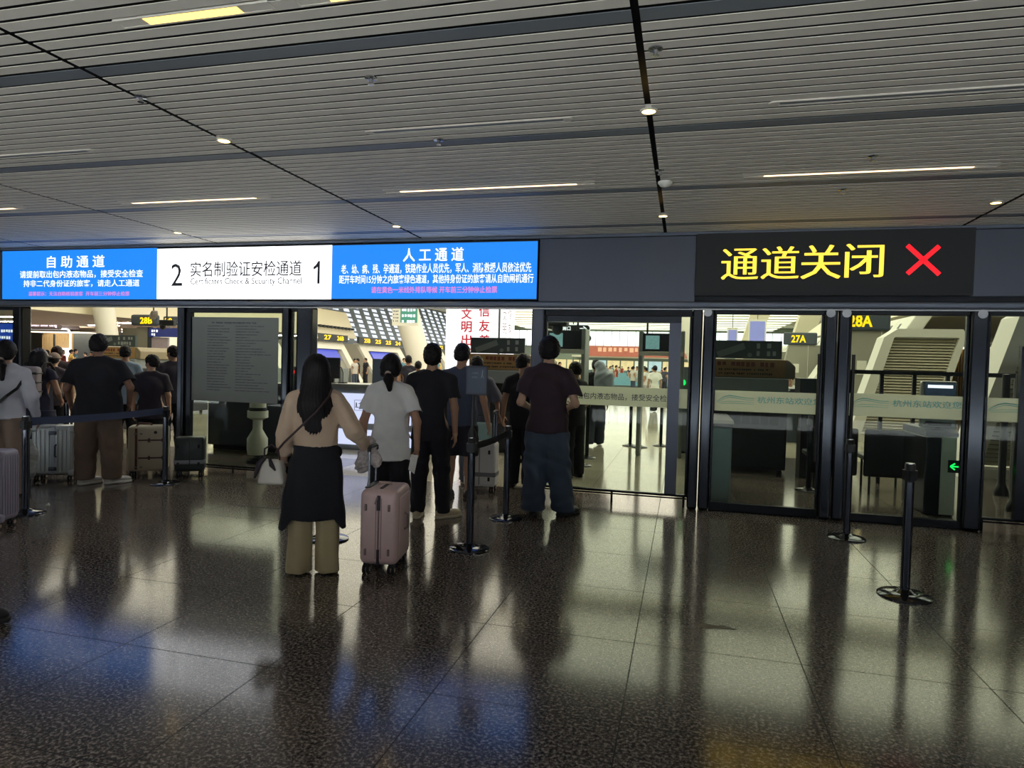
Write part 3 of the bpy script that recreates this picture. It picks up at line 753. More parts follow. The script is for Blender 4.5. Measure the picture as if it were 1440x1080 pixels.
def glass_door(n, a, b, label, z0=0.09, top=2.2, y=FY + 0.06, foot=False, rail=0.05, stile=0.028, head=True):
    t = thing('door_%d' % n, label, 'door', ((a + b) / 2, y, 0), 0, kind='structure')
    f = MB()
    f.box(a, b, y - 0.03, y + 0.03, top, 2.262)
    f.box(a, a + stile, y - 0.025, y + 0.025, z0, top); f.box(b - stile, b, y - 0.025, y + 0.025, z0, top)
    if foot:
        f.box(a, b, y - 0.03, y + 0.03, z0 - 0.012, z0 + 0.014); f.box(a, b, y - 0.045, y - 0.03, z0 - 0.035, z0 - 0.018)
        for q in (0.02, 0.5, 0.98): f.cyl((a + (b - a) * q, y, 0), (a + (b - a) * q, y, z0), 0.014, n=12)
    else:
        f.box(a, b, y - 0.03, y + 0.03, 0.0, z0)
    f.build('door_frame', M_frame, t, bevel=0.006)
    g = MB(); g.box(a + stile, b - stile, y - 0.005, y + 0.005, z0, top); g.build('glass_pane', M_glass, t)
    return t, y
def wave_mark(x0, x1, z, y, parent):
    """pale teal line drawing of a swooping roof"""
    w = x1 - x0; mb = MB()
    def c(pts, t0): mb.tube([(x0 + w * a, y, z + q) for a, q in pts], [t0 * (1 - 0.5 * abs(2 * i / (len(pts) - 1) - 1)) for i in range(len(pts))], 6)
    c([(0, -.03), (.08, 0.0), (.2, .03), (.33, .045), (.5, .038), (.75, .022), (1, .02)], 0.006)
    c([(.03, -.03), (.2, .008), (.33, .024), (.45, .022), (.6, .012), (.8, .0), (1, .0)], 0.004)
    c([(.0, -.04), (.3, -.02), (.6, -.018), (1, -.026)], 0.003); c([(.05, -.05), (.5, -.04), (1, -.047)], 0.003)
    return mb.build('wave_emblem', M_teal, parent)
def film(a, b, y, parent, z0=1.13, z1=1.352):
    f = MB(); f.box(a, b, y - 0.0075, y - 0.0055, z0, z1); return f.build('frosted_strip', M_frost, parent)

t, y = glass_door(1, 0.31, 1.445, 'glass door under the lane closed sign, left of the two', z0=0.10)
film(0.345, 1.41, y, t, 1.125, 1.355); wave_mark(0.37, 0.76, 1.255, y - 0.008, t); text('lettering', '杭州东站欢迎您', 0.66, 0.075, (1.125, y - 0.008, 1.262), M_teal, t, 0.01)
h_ = MB(); h_.tube([(1.40, y - 0.06, 0.62), (1.40, y - 0.06, 1.78)], 0.017, 12); h_.cyl((1.40, y - 0.06, 0.8), (1.40, y, 0.8), 0.01); h_.cyl((1.40, y - 0.06, 1.62), (1.40, y, 1.62), 0.01); h_.build('door_handle', M_black, t)
t, y = glass_door(2, 1.69, 2.815, 'glass door under the lane closed sign, right of the two', z0=0.09)
film(1.72, 2.785, y, t, 1.13, 1.372); wave_mark(1.735, 2.10, 1.275, y - 0.008, t); text('lettering', '杭州东站欢迎您', 0.64, 0.075, (2.46, y - 0.008, 1.28), M_teal, t, 0.01)
h_ = MB(); h_.tube([(1.735, y - 0.06, 0.62), (1.735, y - 0.06, 1.78)], 0.017, 12); h_.cyl((1.735, y - 0.06, 0.8), (1.735, y, 0.8), 0.01); h_.cyl((1.735, y - 0.06, 1.62), (1.735, y, 1.62), 0.01); h_.build('door_handle', M_black, t)
t, y = glass_door(3, 2.975, 4.6, 'glass leaf at the right edge of the view', z0=0.13, foot=True)
film(3.0, 4.57, y, t, 1.13, 1.372); wave_mark(3.02, 3.45, 1.275, y - 0.008, t); text('lettering', '杭州东站欢迎您', 0.64, 0.075, (3.85, y - 0.008, 1.28), M_teal, t, 0.01)
h_ = MB(); h_.box(3.28, 3.37, y - 0.03, y + 0.03, 0.13, 1.9); h_.build('stile', M_frame, t)
t, y = glass_door(4, -1.62, 0.075, 'glass leaf with the liquids notice beside the open lane', z0=0.135, top=2.17, foot=True)
film(-1.40, 0.07, y, t, 1.132, 1.352); text('lettering', '提前取出包内液态物品，接受安全检查', 1.36, 0.08, (-0.78, y - 0.008, 1.237), M_ink, t, 0.008)
h_ = MB(); h_.box(-0.175, -0.045, y - 0.012, y + 0.03, 0.14, 2.17); h_.build('stile', M_steel2, t)
h_ = MB(); h_.box(-1.59, -0.045, y - 0.02, y + 0.03, 2.10, 2.17); h_.build('head_rail', M_steel, t)
t, y = glass_door(5, -6.685, -5.155, 'glass leaf with the large notice sheet between the lanes', z0=0.09, foot=True, top=2.18)
f_ = MB(); f_.box(-6.63, -5.24, y - 0.008, y - 0.0055, 0.97, 2.12)
M_paper = mat('notice_paper', (150, 158, 154), 0.6, 0.0, 0.06, 2.0); f_.build('notice_sheet', M_paper, t)
marks('printed_text', -6.28, -5.55, 2.055, 1, 0.022, 0.03, y - 0.0085, M_ink, t, 0.95, 3)
marks('printed_text', -6.35, -5.95, 2.005, 24, 0.012, 0.026, y - 0.0085, M_ink, t, 0.55, 4)
marks('printed_text', -5.90, -5.32, 2.005, 24, 0.012, 0.026, y - 0.0085, M_ink, t, 0.35, 5)
h_ = MB(); h_.box(-6.685, -6.60, y - 0.035, y + 0.03, 0.1, 2.18); h_.build('stile', M_frame, t)
t, y = glass_door(6, -5.055, -4.935, 'narrow glass gap left of the queue', z0=0.1)
t, y = glass_door(7, -12.6, -9.72, 'glass leaf at the left edge of the view', z0=0.1)

# ------------------------------------------------------------------ the illuminated signs
def sign_box(name, a, b, z0, z1, label, m, cat='sign'):
    t = thing(name, label, cat, ((a + b) / 2, FY - 0.05, z0))
    f = MB(); f.box(a, b, FY - 0.045, FY + 0.054, z0 - 0.012, z1 + 0.012); f.build('housing', M_black, t)
    s = MB(); s.box(a + 0.004, b - 0.004, FY - 0.052, FY - 0.0455, z0, z1); s.build('screen', m, t)
    return t
SY = FY - 0.053
def tx(t, s, xa, ya, xb, yb, m, bold=0.0, **kw):
    """text whose box runs from pixel a (top left) to pixel b (bottom right) on the sign plane"""
    A = at(xa, ya, SY); B = at(xb, yb, SY)
    return text('lettering', s, abs(B.x - A.x), abs(A.z - B.z), ((A.x + B.x) / 2, SY, (A.z + B.z) / 2), m, t, bold, **kw)
t = sign_box('display_screen', -9.865, -7.10, 2.352, 3.06, 'blue self service lane screen at the left end of the band', E_blue, 'screen')
tx(t, '自 助 通 道', 66, 360, 147, 376, E_text, 0.012); tx(t, '请提前取出包内液态物品，接受安全检查', 28, 381, 201, 390, E_text, 0.006)
tx(t, '持非二代身份证的旅客，请走人工通道', 33, 394, 196, 403, E_text, 0.006); tx(t, '温馨提示：无法自助核验旅客  开车前三分钟停止检票', 40, 410, 182, 416, E_pink, 0.0)
t = sign_box('lightbox_sign', -7.10, -4.408, 2.356, 3.045, 'white certificates check sign between the numerals 2 and 1', E_lightbox)
M_letter = mat('sign_letter_grey', (52, 54, 64), 0.6)
tx(t, '2', 241, 371, 256, 402, M_letter, 0.0); A = at(445.5, 367, SY); B = at(445.5, 399, SY); x_ = A.x
mb = MB(); mb.prism([(x_ + 0.012, B.z), (x_ + 0.047, B.z), (x_ + 0.047, A.z), (x_ + 0.022, A.z), (x_ - 0.012, A.z - 0.05), (x_ - 0.045, A.z - 0.075), (x_ - 0.045, A.z - 0.11), (x_ - 0.01, A.z - 0.095), (x_ + 0.012, A.z - 0.075)], 'y', SY - 0.002, SY); mb.build('lettering', M_letter, t)
if True: pass
tx(t, '实名制验证安检通道', 268, 368, 424, 388, M_letter, 0.006); tx(t, 'Certificates Check & Security Channel', 268, 391, 424, 402, mat('sign_letter_light', (70, 72, 84), 0.6), 0.004)
t = sign_box('display_screen', -4.408, -1.712, 2.362, 3.04, 'blue manual lane screen right of the white sign', E_blue, 'screen')
tx(t, '人 工 通 道', 567, 349, 652, 367, E_text, 0.016); tx(t, '老、幼、病、残、孕通道，铁路作业人员优先，军人、消防救援人员依法优先', 480, 372, 747, 383, E_text, 0.008)
tx(t, '距开车时间15分钟之内旅客绿色通道，其他持身份证的旅客请从自助闸机通行', 477, 387, 750, 398, E_text, 0.008); tx(t, '请在黄色一米线外排队等候 开车前三分钟停止检票', 522, 403, 699, 412, E_pink, 0.01)
M_led = mat('led_panel_black', (26, 30, 34), 0.55, 0.0, 0.1, 200.0)
t = sign_box('led_sign', 0.089, 2.80, 2.415, 3.072, 'black lane closed sign with yellow characters and a red cross', M_led)
for ch, xa, ya, xb, yb in (('通', 1016, 350, 1065, 393), ('道', 1072, 347, 1122, 392), ('关', 1128, 345, 1181, 392), ('闭', 1190, 343, 1241, 390)):
    tx(t, ch, xa, ya, xb, yb, E_yel, -0.004, wide=[-0.007, 0, 0.007])
A = at(1276, 345, SY); B = at(1321, 386, SY); C = at(1276, 385, SY); D = at(1321, 346, SY)
mb = MB(); mb.bar(A, B, 0.045, 0.003, up=(0, 1, 0)); mb.bar(C, D, 0.045, 0.003, up=(0, 1, 0))
mb.build('cross_mark', E_red, t)

# marks and scraps on the floor
a = ground(970, 877); b = ground(1038, 886); M_brown = mat('floor_sticker', (64, 46, 36), 0.5, var=0.3, scale=20)
mb = MB(); mb.prism([(a.x, a.y), (a.x + 0.10, a.y - 0.05), (b.x - 0.09, b.y - 0.01), (b.x, b.y + 0.0), (b.x - 0.09, b.y + 0.05), (b.x - 0.11, b.y + 0.03), (a.x + 0.09, a.y + 0.03)], 'z', 0.0005, 0.0016); tag(mb.build('floor_sticker', M_brown), 'worn brown arrow sticker on the floor in front of the closed doors', 'sticker')
a = ground(322, 709); b = ground(402, 717)
mb = MB(); mb.bar((a.x, a.y, 0.001), (b.x, b.y, 0.001), 0.035, 0.002); tag(mb.build('floor_strip', mat('floor_strip_black', (16, 16, 18), 0.6)), 'dark strip on the floor left of the long haired woman', 'strip')
a = ground(66, 711); mb = MB(); mb._add([(a.x - 0.02, a.y, 0.001), (a.x + 0.03, a.y, 0.001), (a.x, a.y + 0.02, 0.03), (a.x + 0.01, a.y + 0.03, 0.001)], [(0, 1, 2), (1, 3, 2), (0, 2, 3), (0, 3, 1)]); tag(mb.build('paper_scrap', M_white), 'white paper scrap on the floor beside the left queue post', 'scrap')
# ------------------------------------------------------------------ the hall behind the doors: shell
M_hceil = mat('hall_ceiling_cream', (226, 222, 196), 0.6, 0.0, 0.04, 0.3)
E_hall = emit('hall_fill_white', (255, 249, 228), HALL_FILL, 0.02, 1.0)
E_win = emit('daylit_pane', (240, 250, 244), 2.2, 0.06, 0.4)
E_win2 = emit('daylit_skylight', (226, 236, 250), 1.0, 0.1, 0.5)
mb = MB(); mb.box(-60, 34, FY + 0.24, 106, 8.0, 8.2)
for y in range(60, 106, 3): mb.box(-60, 34, y, y + 0.25, 7.93, 8.0)
struct(mb.build('ceiling', M_hceil), 'cream ribbed ceiling of the hall')
mb = MB(); mb.box(-60.2, -60, FY, 106, 0, 8.2); struct(mb.build('wall_left', M_wallg), 'far left wall of the hall')
mb = MB(); mb.box(34, 34.2, FY, 106, 0, 8.2); struct(mb.build('wall_right', M_wallg), 'far right wall of the hall')
mb = MB(); mb.box(-60, -13.9, FY + 0.1, FY + 0.24, 0, 8.2); mb.box(8.9, 34, FY + 0.1, FY + 0.24, 0, 8.2); struct(mb.build('wall_front', M_wallg), 'front wall of the hall beside the doors')
# far wall: shops below, daylit panes above
mb = MB(); mb.box(-60, 34, 105, 105.3, 0, 4.75); mb.box(-60, 34, 105, 105.3, 7.3, 8.2); struct(mb.build('wall_back', mat('far_wall_blue_grey', (142, 156, 150), 0.6)), 'far end wall of the hall')
t = thing('window_1', 'row of tall daylit panes in the far wall', 'window', (-13, 105, 4.75), kind='structure')
mb = MB(); mb.box(-60, 34, 105.12, 105.16, 4.75, 7.3); mb.build('window_pane', E_win, t)
mb = MB()
for i in range(52): mb.box(-40 + i * 1.25, -39.92 + i * 1.25, 104.95, 105.1, 4.75, 7.3)
mb.box(-60, 34, 104.95, 105.1, 7.2, 7.3); mb.box(-60, 34, 104.95, 105.1, 4.7, 4.8); mb.build('window_frame', M_grey, t)
# added lamp panels, hung to light the hall and its ceiling
proto = None
for i, y in enumerate(range(12, 102, 4)):
    if proto is None:
        proto = thing('added_hall_lamp', 'long soft lamp panel added under the hall ceiling to light it', 'light', (-6, y, 7.35), 0, 'added lamp panels under the hall ceiling')
        f = MB(); f.box(-18.1, 18.1, -1.35, -1.25, -0.06, 0.07); f.box(-18.1, 18.1, 1.25, 1.35, -0.06, 0.07); f.box(-18.1, -18, -1.25, 1.25, -0.06, 0.07); f.box(18, 18.1, -1.25, 1.25, -0.06, 0.07); f.build('frame', M_white, proto, world=False)
        f = MB()
        for hx in (-15, -5, 5, 15): f.box(hx - 0.02, hx + 0.02, 1.28, 1.32, 0.05, 0.65)
        f.build('hanger', M_white, proto, world=False)
        f = MB(); f.box(-18, 18, -1.25, 1.25, -0.02, 0.02); f.build('diffuser', E_hall, proto, world=False)
    else:
        place(copy_tree(proto), (-6, y, 7.35))
# low ceiling over the shops on the left, its cream fascia, and the tall sloping wall of lit panes behind it
M_lowc = mat('low_ceiling_mauve', (206, 192, 188), 0.6, 0.0, 0.05, 0.5)
mb = MB(); mb.box(-60, -25.9, 16, 48, 3.32, 3.5); struct(mb.build('ceiling', M_lowc), 'low ceiling over the shops on the left')
mb = MB(); mb.prism([(-25.9, 3.3), (-25.6, 3.3), (-26.6, 5.4), (-26.9, 5.4)], 'y', 16, 48.5); mb.box(-60, -26.6, 16, 48.5, 5.3, 5.4); struct(mb.build('wall_left', M_cream), 'cream fascia above the row of B gates')
mb = MB()
for i in range(14): mb.box(-25.95 + 0.0, -25.5, 40.6 + i * 0.55, 40.75 + i * 0.55, 3.95, 4.12)
struct(mb.build('trim_5', M_dgrey), 'row of small slots in the fascia')
mb = MB()
for (x, y) in [(-30.5, 30), (-34.5, 33), (-30, 36), (-37, 38), (-31.5, 41), (-28.2, 33.5), (-28, 39), (-36, 45), (-41, 42), (-33, 26), (-38, 30), (-29, 44), (-34, 41)]:
    o = MB(); o.box(x - 1.1, x + 1.1, y - 0.08, y + 0.08, 3.29, 3.322)
    o = tag(o.build('strip_light', emit('strip_hall', (255, 240, 222), 70.0)), 'pale strip light in the low ceiling above the left shops', 'light', 'strip lights above the left shops')
M_slope = mat('sloping_wall_slate', (112, 122, 134), 0.6, 0.0, 0.05, 0.5)
def slope_x(z): return -27.5 - (z - 3.0) * 0.42
mb = MB(); mb.prism([(slope_x(0), 0), (slope_x(8.2), 8.2), (slope_x(8.2) - 0.3, 8.2), (slope_x(0) - 0.3, 0)], 'y', 48.6, 105); struct(mb.build('wall_left', M_slope), 'tall sloping slate wall behind the B gates')
t = thing('window_2', 'grid of small lit panes in the sloping slate wall', 'window', (-28, 70, 3), kind='structure'); mb = MB()
for i in range(20):
    for j in range(11):
        y0 = 50 + i * 1.9; z0 = 3.3 + j * 0.42; a, b = slope_x(z0) + 0.03, slope_x(z0 + 0.26) + 0.03
        mb._add([(a, y0, z0), (a, y0 + 1.0, z0), (b, y0 + 1.0, z0 + 0.26), (b, y0, z0 + 0.26)], [(0, 1, 2, 3)])
mb.build('window_pane', E_win2, t)
# big leaning white columns
for (x, y, r, dx, lb) in [(-20.2, 50, 1.0, -2.6, 'thick white leaning column between the B gates and the red lettered tower'), (at(156, 495, 24).x + 0.3, 24.0, 0.46, -1.6, 'white leaning column left of the 28B sign'), (2.2, 70, 1.3, -2.0, 'white leaning column behind the A gates')]:
    mb = MB(); mb.cyl((x, y, 0), (x + dx, y, 8.0), r * 0.85, r * 1.1, 28); struct(mb.build('pillar', M_white), lb)
for (x, y) in [(3.6, 60), (6.5, 52)]:
    mb = MB(); mb.prism([(x, 0), (x + .7, 0), (x + 4.0, 8), (x + 2.2, 8)], 'y', y, y + 1.2); struct(mb.build('pillar', M_cream), 'cream slanted rib above the A gates')
# upper right: beige bulkhead over the louvre towers
mb = MB(); mb.prism([(6.9, 3.55), (7.4, 3.35), (20, 3.35), (20, 5.6), (9.4, 5.6)], 'y', 19, 46); struct(mb.build('wall_right', M_cream), 'cream bulkhead over the A gates')
mb = MB(); mb.box(11.5, 20, 40.0, 40.3, 0, 3.6); struct(mb.build('wall_right', M_wallg), 'back wall of the right hand shop')
mb = MB(); mb.box(6.9, 11.5, 46.0, 46.3, 0, 3.6); struct(mb.build('wall_right', M_wallg), 'wall beside the right hand shop')

# ------------------------------------------------------------------ boarding gates
def slab(poly_outer, poly_inner, axis, a0, a1, name, m, parent):
    """a ring between two quads, swept"""
    mb = MB(); n = len(poly_outer)
    for i in range(n):
        j = (i + 1) % n
        mb.prism([poly_outer[i], poly_outer[j], poly_inner[j], poly_inner[i]], axis, a0, a1)
    return mb.build(name, m, parent)
E_scr = emit('gate_screen_blue', (72, 84, 196), 0.9, 0.15, 8.0)
M_board = mat('sign_board_slate', (62, 72, 84), 0.5)
def gate_front(t, xb, xt, y0, y1, side, H=3.3):
    """white leaning frame along Y: base at xb, head at xt; side = -1 opens to -X, +1 to +X"""
    def X(z): return xb + (xt - xb) * z / H
    def ring(mbx, ya, yb, za, zb, th):
        c = [(X(za), ya, za), (X(za), yb, za), (X(zb), yb, zb), (X(zb), ya, zb)]
        q = [(a - side * th, b, c_) for a, b, c_ in c]
        mbx._add(c + q, [(0, 1, 2, 3), (7, 6, 5, 4), (0, 4, 5, 1), (1, 5, 6, 2), (2, 6, 7, 3), (3, 7, 4, 0)])
    L = y1 - y0; e = 0.14 * L
    f = MB(); ring(f, y0, y0 + e, 0, H, 0.45); ring(f, y1 - e, y1, 0, H, 0.45); ring(f, y0 + e, y1 - e, 2.35, H, 0.45); f.build('portal_frame', M_white, t, bevel=0.03)
    f = MB()
    for i in range(9):
        ya = y0 + e * .6 + i * (L - e * 1.4) / 9; z = 2.9
        ring(f, ya, ya + 0.16, z, z + 0.2, -0.012)
    f.build('slot_row', M_dgrey, t)
    f = MB(); ring(f, y0 + e, y1 - e, 0.0, 2.35, 0.3); f.v = [(x - side * 0.35, y, z) for x, y, z in f.v]; f.build('recess_panel', M_wallg, t)
    f = MB(); ring(f, y0 + e * 1.6, y1 - e * 1.6, 1.55, 2.3, 0.05); f.v = [(x - side * 0.2, y, z) for x, y, z in f.v]; f.build('screen', E_scr, t)
    f = MB(); ring(f, y0 + e * 2.4, y1 - e * 2.8, 0.0, 1.5, 0.05); f.v = [(x - side * 0.2, y, z) for x, y, z in f.v]; f.build('passage', M_dgrey, t)
    for q in (0.25, 0.5, 0.75):
        f = MB(); yy = y0 + L * q; f.box(X(0.5) + side * 0.15 - 0.1, X(0.5) + side * 0.15 + 0.1, yy - 0.45, yy + 0.45, 0, 1.0); f.build('ticket_gate', M_grey, t, bevel=0.02)

for (yy, num, y0, lb) in [(20.6, '28A', 21.2, 'boarding gate with the 28A sign, nearest of the right hand gates'), (32.0, '27A', 32.6, 'boarding gate with the 27A sign'), (43.4, '26A', 44.0, 'boarding gate just behind the 27A gate'), (54.8, '25A', 55.4, 'boarding gate farthest back in the right hand row')]:
    t = thing('boarding_gate', lb, 'gate', (5.3, yy, 0))
    gate_front(t, 4.35, 6.35, y0, y0 + 9.6, -1)
    f = MB(); f.prism([(4.0, 0), (7.1, 0), (7.1, 2.8), (4.55, 2.8)], 'y', yy + 0.1, yy + 0.5); f.build('end_wall', M_wallg, t)
    f = MB(); f.box(5.35, 5.365, yy + 0.09, yy + 0.1, 0, 2.8); f.build('seam', M_white, t)
    xs_ = 4.93 if yy > 25 else 4.78
    f = MB(); f.box(xs_ - 0.62, xs_ + 0.78, yy, yy + 0.2, 2.80, 3.36); sb = f.build('sign_board', M_board, t, bevel=0.06)
    text('lettering', num, 0.62, 0.34, (xs_, yy - 0.004, 3.07), E_amber, sb, 0.03)
    f = MB(); f.box(4.75, 5.0, yy + 0.085, yy + 0.1, 1.55, 1.95); f.build('notice', M_white, t)
for (y0, y1, nums, lb) in [(26.8, 36.6, ['28B'], 'boarding gate under the 28B sign in the left row'), (39.6, 45.0, ['27B', '27', '26B'], 'boarding gate of the left row under the slotted cream fascia'), (47.4, 55.2, ['25B', '25', '25', '24'], 'boarding gate of the left row before the slate wall, nearer one'), (57.6, 66.0, ['23B', '23', '22', '22'], 'boarding gate of the left row before the slate wall, second one'), (68.4, 77, ['21B', '21', '20'], 'boarding gate of the left row, farthest one')]:
    t = thing('boarding_gate', lb, 'gate', (-24.5, y0, 0))
    gate_front(t, -23.1, -24.9, y0, y1, 1, 2.9)
    f = MB(); f.prism([(-23.05, 0), (-26.4, 0), (-26.4, 2.85), (-24.85, 2.85)], 'y', y0 - 0.5, y0 - 0.1); f.build('end_wall', M_wallg, t)
    if len(nums) > 1:
        f = MB(); f.box(-24.8, -24.6, y0 - 0.4, y1 + 0.2, 2.92, 3.42); sb = f.build('sign_board', M_dgrey, t)
        n = len(nums); L = y1 - y0
        for i, s in enumerate(nums): text('lettering', s, L / n * 0.55, 0.34, (-24.596, y0 + L * (i + 0.5) / n, 3.17), E_amber, sb, 0.03, face='+x')
    else:
        yb = y0 - 1.2
        def rc(xa, ya, xb, yb_, y): A = at(xa, ya, y); B = at(xb, yb_, y); return A.x, B.x, B.z, A.z
        xa, xb, za, zb = rc(183, 442, 221, 458, yb); f = MB(); f.box(xa, xb, yb, yb + 0.2, za, zb); sb = f.build('sign_board', M_board, t, bevel=0.1)
        xa, xb, za, zb = rc(197, 446, 214, 455.5, yb); text('lettering', '28B', xb - xa, zb - za, ((xa + xb) / 2, yb - 0.005, (za + zb) / 2), E_amber, sb, 0.03)
        xa, xb, za, zb = rc(222, 444, 247, 457, yb); f = MB(); f.box(xa, xb, yb + 0.3, yb + 0.5, za, zb); sb = f.build('sign_board', M_board, t, bevel=0.06)
        xa, xb, za, zb = rc(225, 446.5, 235, 454, yb); text('lettering', '28', xb - xa, zb - za, ((xa + xb) / 2, yb + 0.295, (za + zb) / 2), E_amber, sb, 0.03)
        xa, xb, za, zb = rc(183, 459, 206, 500, yb); f = MB(); f.box(xa, xb, yb + 0.4, yb + 0.5, 0, zb); f.build('door_leaf', M_wallg, t)
        xa, xb, za, zb = rc(207, 461, 247, 474, yb); f = MB(); f.box(xa, xb, yb + 0.1, yb + 0.3, za, zb); sb = f.build('door_screen', emit('navy_screen', (34, 44, 96), 0.8), t)
        marks('printed_text', xa + 0.15, xa + 0.6, zb - 0.08, 2, 0.12, 0.05, yb + 0.098, E_text, sb, 0.9, 12)
        xa, xb, za, zb = rc(208, 474, 231, 520, yb); f = MB(); f.box(xa, xb, yb + 0.2, yb + 0.3, 0, zb); f.build('door_leaf', mat('mauve_panel', (160, 148, 158), 0.5), t)
        xa, xb, za, zb = rc(204, 460, 208, 520, yb); f = MB(); f.box(xa, xb, yb + 0.15, yb + 0.3, 0, zb); f.build('jamb', M_dgrey, t)
# louvred vent towers on the right
def louvre_tower(x, y, w, h, lb):
    t = thing('vent_tower', lb, 'vent', (x, y, 0), 0, None)
    sx = 0.27                                  # lean per metre of height
    def Q(u, z): return (x + u + sx * (z - 1.07), z)
    o = [Q(0, 0), Q(w, 0), Q(w, h - 0.16), Q(w - 0.12, h), Q(0.28, h), Q(0.05, h - 0.2)]
    i_ = [Q(0.26, 0.15), Q(w - 0.13, 0.15), Q(w - 0.13, h - 0.22), Q(w - 0.15, h - 0.19), Q(0.28, h - 0.19), Q(0.26, h - 0.22)]
    slab(o, i_, 'y', y, y + 0.6, 'frame', M_white, t)
    mb = MB(); n = 34
    for j in range(n):
        z = 0.2 + j * (h - 0.42) / n; a = Q(0.26, z)[0]; b = Q(w - 0.13, z)[0]
        mb.prism([(y + 0.1, z), (y + 0.16, z + 0.045), (y + 0.17, z + 0.04), (y + 0.11, z - 0.005)], 'x', a, b)
    mb.build('louvre', mat('louvre_grey_green', (214, 208, 186), 0.5), t)
    mb = MB(); mb.prism([Q(0.26, 0.2), Q(w - 0.13, 0.2), Q(w - 0.13, h - 0.2), Q(0.26, h - 0.2)], 'y', y + 0.3, y + 0.34); mb.build('back_panel', M_wallg, t)
louvre_tower(at(1212, 555, 17.0).x, 17.0, 1.72, 2.64, 'white louvred vent tower seen through the right hand door')
louvre_tower(at(1382, 555, 11.8).x, 11.8, 1.7, 2.72, 'white louvred vent tower at the right edge of the view')
# right hand shop with gold battens
t = thing('shop', 'shop with upright gold battens and a white lettered sign on the right', 'shop', (14, 39, 0))
mb = MB()
for i in range(40): mb.box(11.6 + i * 0.13, 11.66 + i * 0.13, 39.6, 39.75, 0, 3.0)
mb.build('batten_wall', mat('gold_batten', (206, 156, 70), 0.4, 0.3), t)
mb = MB(); mb.box(11.4, 17, 39.2, 39.3, 3.0, 3.12); mb.build('light_line', emit('shop_line', (255, 244, 236), 1.6), t)
mb = MB(); mb.box(11.4, 17, 39.1, 39.5, 3.5, 3.56); mb.build('warm_cove', emit('shop_cove', (255, 196, 110), 1.6), t)
A = at(1293, 458, 30); B = at(1326, 466, 30)
t2 = thing('shop_sign', 'white lettered sign above the louvred tower', 'sign', (A.x, 30, 3.3))
mb = MB(); mb.box(A.x - 0.1, B.x + 0.25, 30.02, 30.12, B.z - 0.05, A.z + 0.35); mb.build('board', M_wallg, t2)
marks('lettering', A.x, B.x, A.z, 1, 0.26, 0.05, 30.01, E_text, t2, 1.0, 5, 0.24)
# left shop with a glowing arch
A = at(28, 462, 34); B = at(101, 466, 34); C = at(101, 500, 34)
t = thing('shop', 'shop with a glowing white arch and pale wood walls on the far left', 'shop', ((A.x + B.x) / 2, 34, 0))
xa, xb, zt = A.x - 1.0, B.x, A.z
mb = MB(); pts = [(xa, 33.9, zt)] + [(xb - 0.35 + 0.35 * math.sin(q), 33.9, zt - 0.35 + 0.35 * math.cos(q)) for q in [i * PI / 16 for i in range(9)]] + [(xb, 33.9, 0)]
mb.tube(pts, 0.055, 8); mb.build('light_arch', emit('arch_white', (255, 246, 240), 1.8), t)
mb = MB(); mb.box(xa, xb + 0.4, 34.0, 34.2, zt, 3.3); mb.build('header', mat('shop_header_mauve', (158, 150, 152), 0.5), t)
mb = MB()
for i in range(34): mb.box(xa + i * 0.11, xa + 0.05 + i * 0.11, 36.4, 36.5, 0, 2.8)
mb.box(xa, xb, 36.5, 36.6, 0, 2.9); mb.build('batten_wall', mat('pale_wood_batten', (206, 184, 146), 0.5), t)
mb = MB(); mb.box(xa + 1.5, xa + 2.6, 36.0, 36.2, 0.9, 1.9); mb.build('lit_panel', emit('menu_white', (255, 252, 246), 1.3), t)
mb = MB(); mb.box(xa + 2.6, xa + 2.68, 35.0, 35.08, 0, 2.8); mb.build('post', M_dgrey, t)
mb = MB(); mb.box(xa + 0.2, xb - 0.2, 34.6, 36.2, 2.92, 2.95); mb.build('added_light', emit('shop_fill_glow', (255, 236, 200), 3.0), t)  # added glowing panel that brightens the shop walls
A = at(20, 452, 33.5); B = at(80, 461, 33.5)
t = thing('shop_sign', 'glowing pink white shop name over the arch on the far left', 'sign', ((A.x + B.x) / 2, 33.5, B.z))
mb = MB(); mb.box(A.x - .3, B.x + 0.25, 33.52, 33.65, B.z - 0.12, A.z + 0.12); mb.build('board', mat('shop_header_mauve', (158, 150, 152), 0.5), t, bevel=0.1)
text('lettering', '春水堂 Chun shui tang', B.x - A.x, A.z - B.z, ((A.x + B.x) / 2, 33.51, (A.z + B.z) / 2), emit('shop_letters', (255, 226, 236), 1.6), t, 0.02)
# glass partition beside it
A = at(103, 466, 36); B = at(178, 500, 36)
mb = MB(); mb.box(A.x, B.x, 36, 36.1, 0, A.z); struct(mb.build('wall_left', mat('slate_partition', (92, 100, 108), 0.3)), 'slate partition right of the left shop')

# ------------------------------------------------------------------ hanging signs, towers and screens
A = at(628, 410, 24); B = at(703, 410, 24)
t = thing('display_tower', 'tall white display tower with red brush lettering', 'display', ((A.x + B.x) / 2, 25, 0))
x0, x1 = A.x, B.x; y0, y1 = 24.0, 26.3
mb = MB(); mb.box(x0, x1, y0, y1, 0.0, 4.3); mb.build('column', M_white, t)
mb = MB(); mb.box(x0 + 0.02, x1 - 0.02, y0 - 0.02, y0 - 0.001, 0.9, 4.25); mb.build('screen', E_white, t)
mb = MB(); mb.box(x1 + 0.001, x1 + 0.02, y0 + 0.1, y1 - 0.05, 0.9, 4.25); mb.build('screen', E_white, t)
mb = MB(); mb.box(x1 - 0.02, x1 + 0.03, y0 - 0.03, y0 + 0.08, 0.0, 4.3); mb.build('corner_strip', M_dgrey, t)
E_brush = emit('brush_red', (190, 28, 48), 0.75)
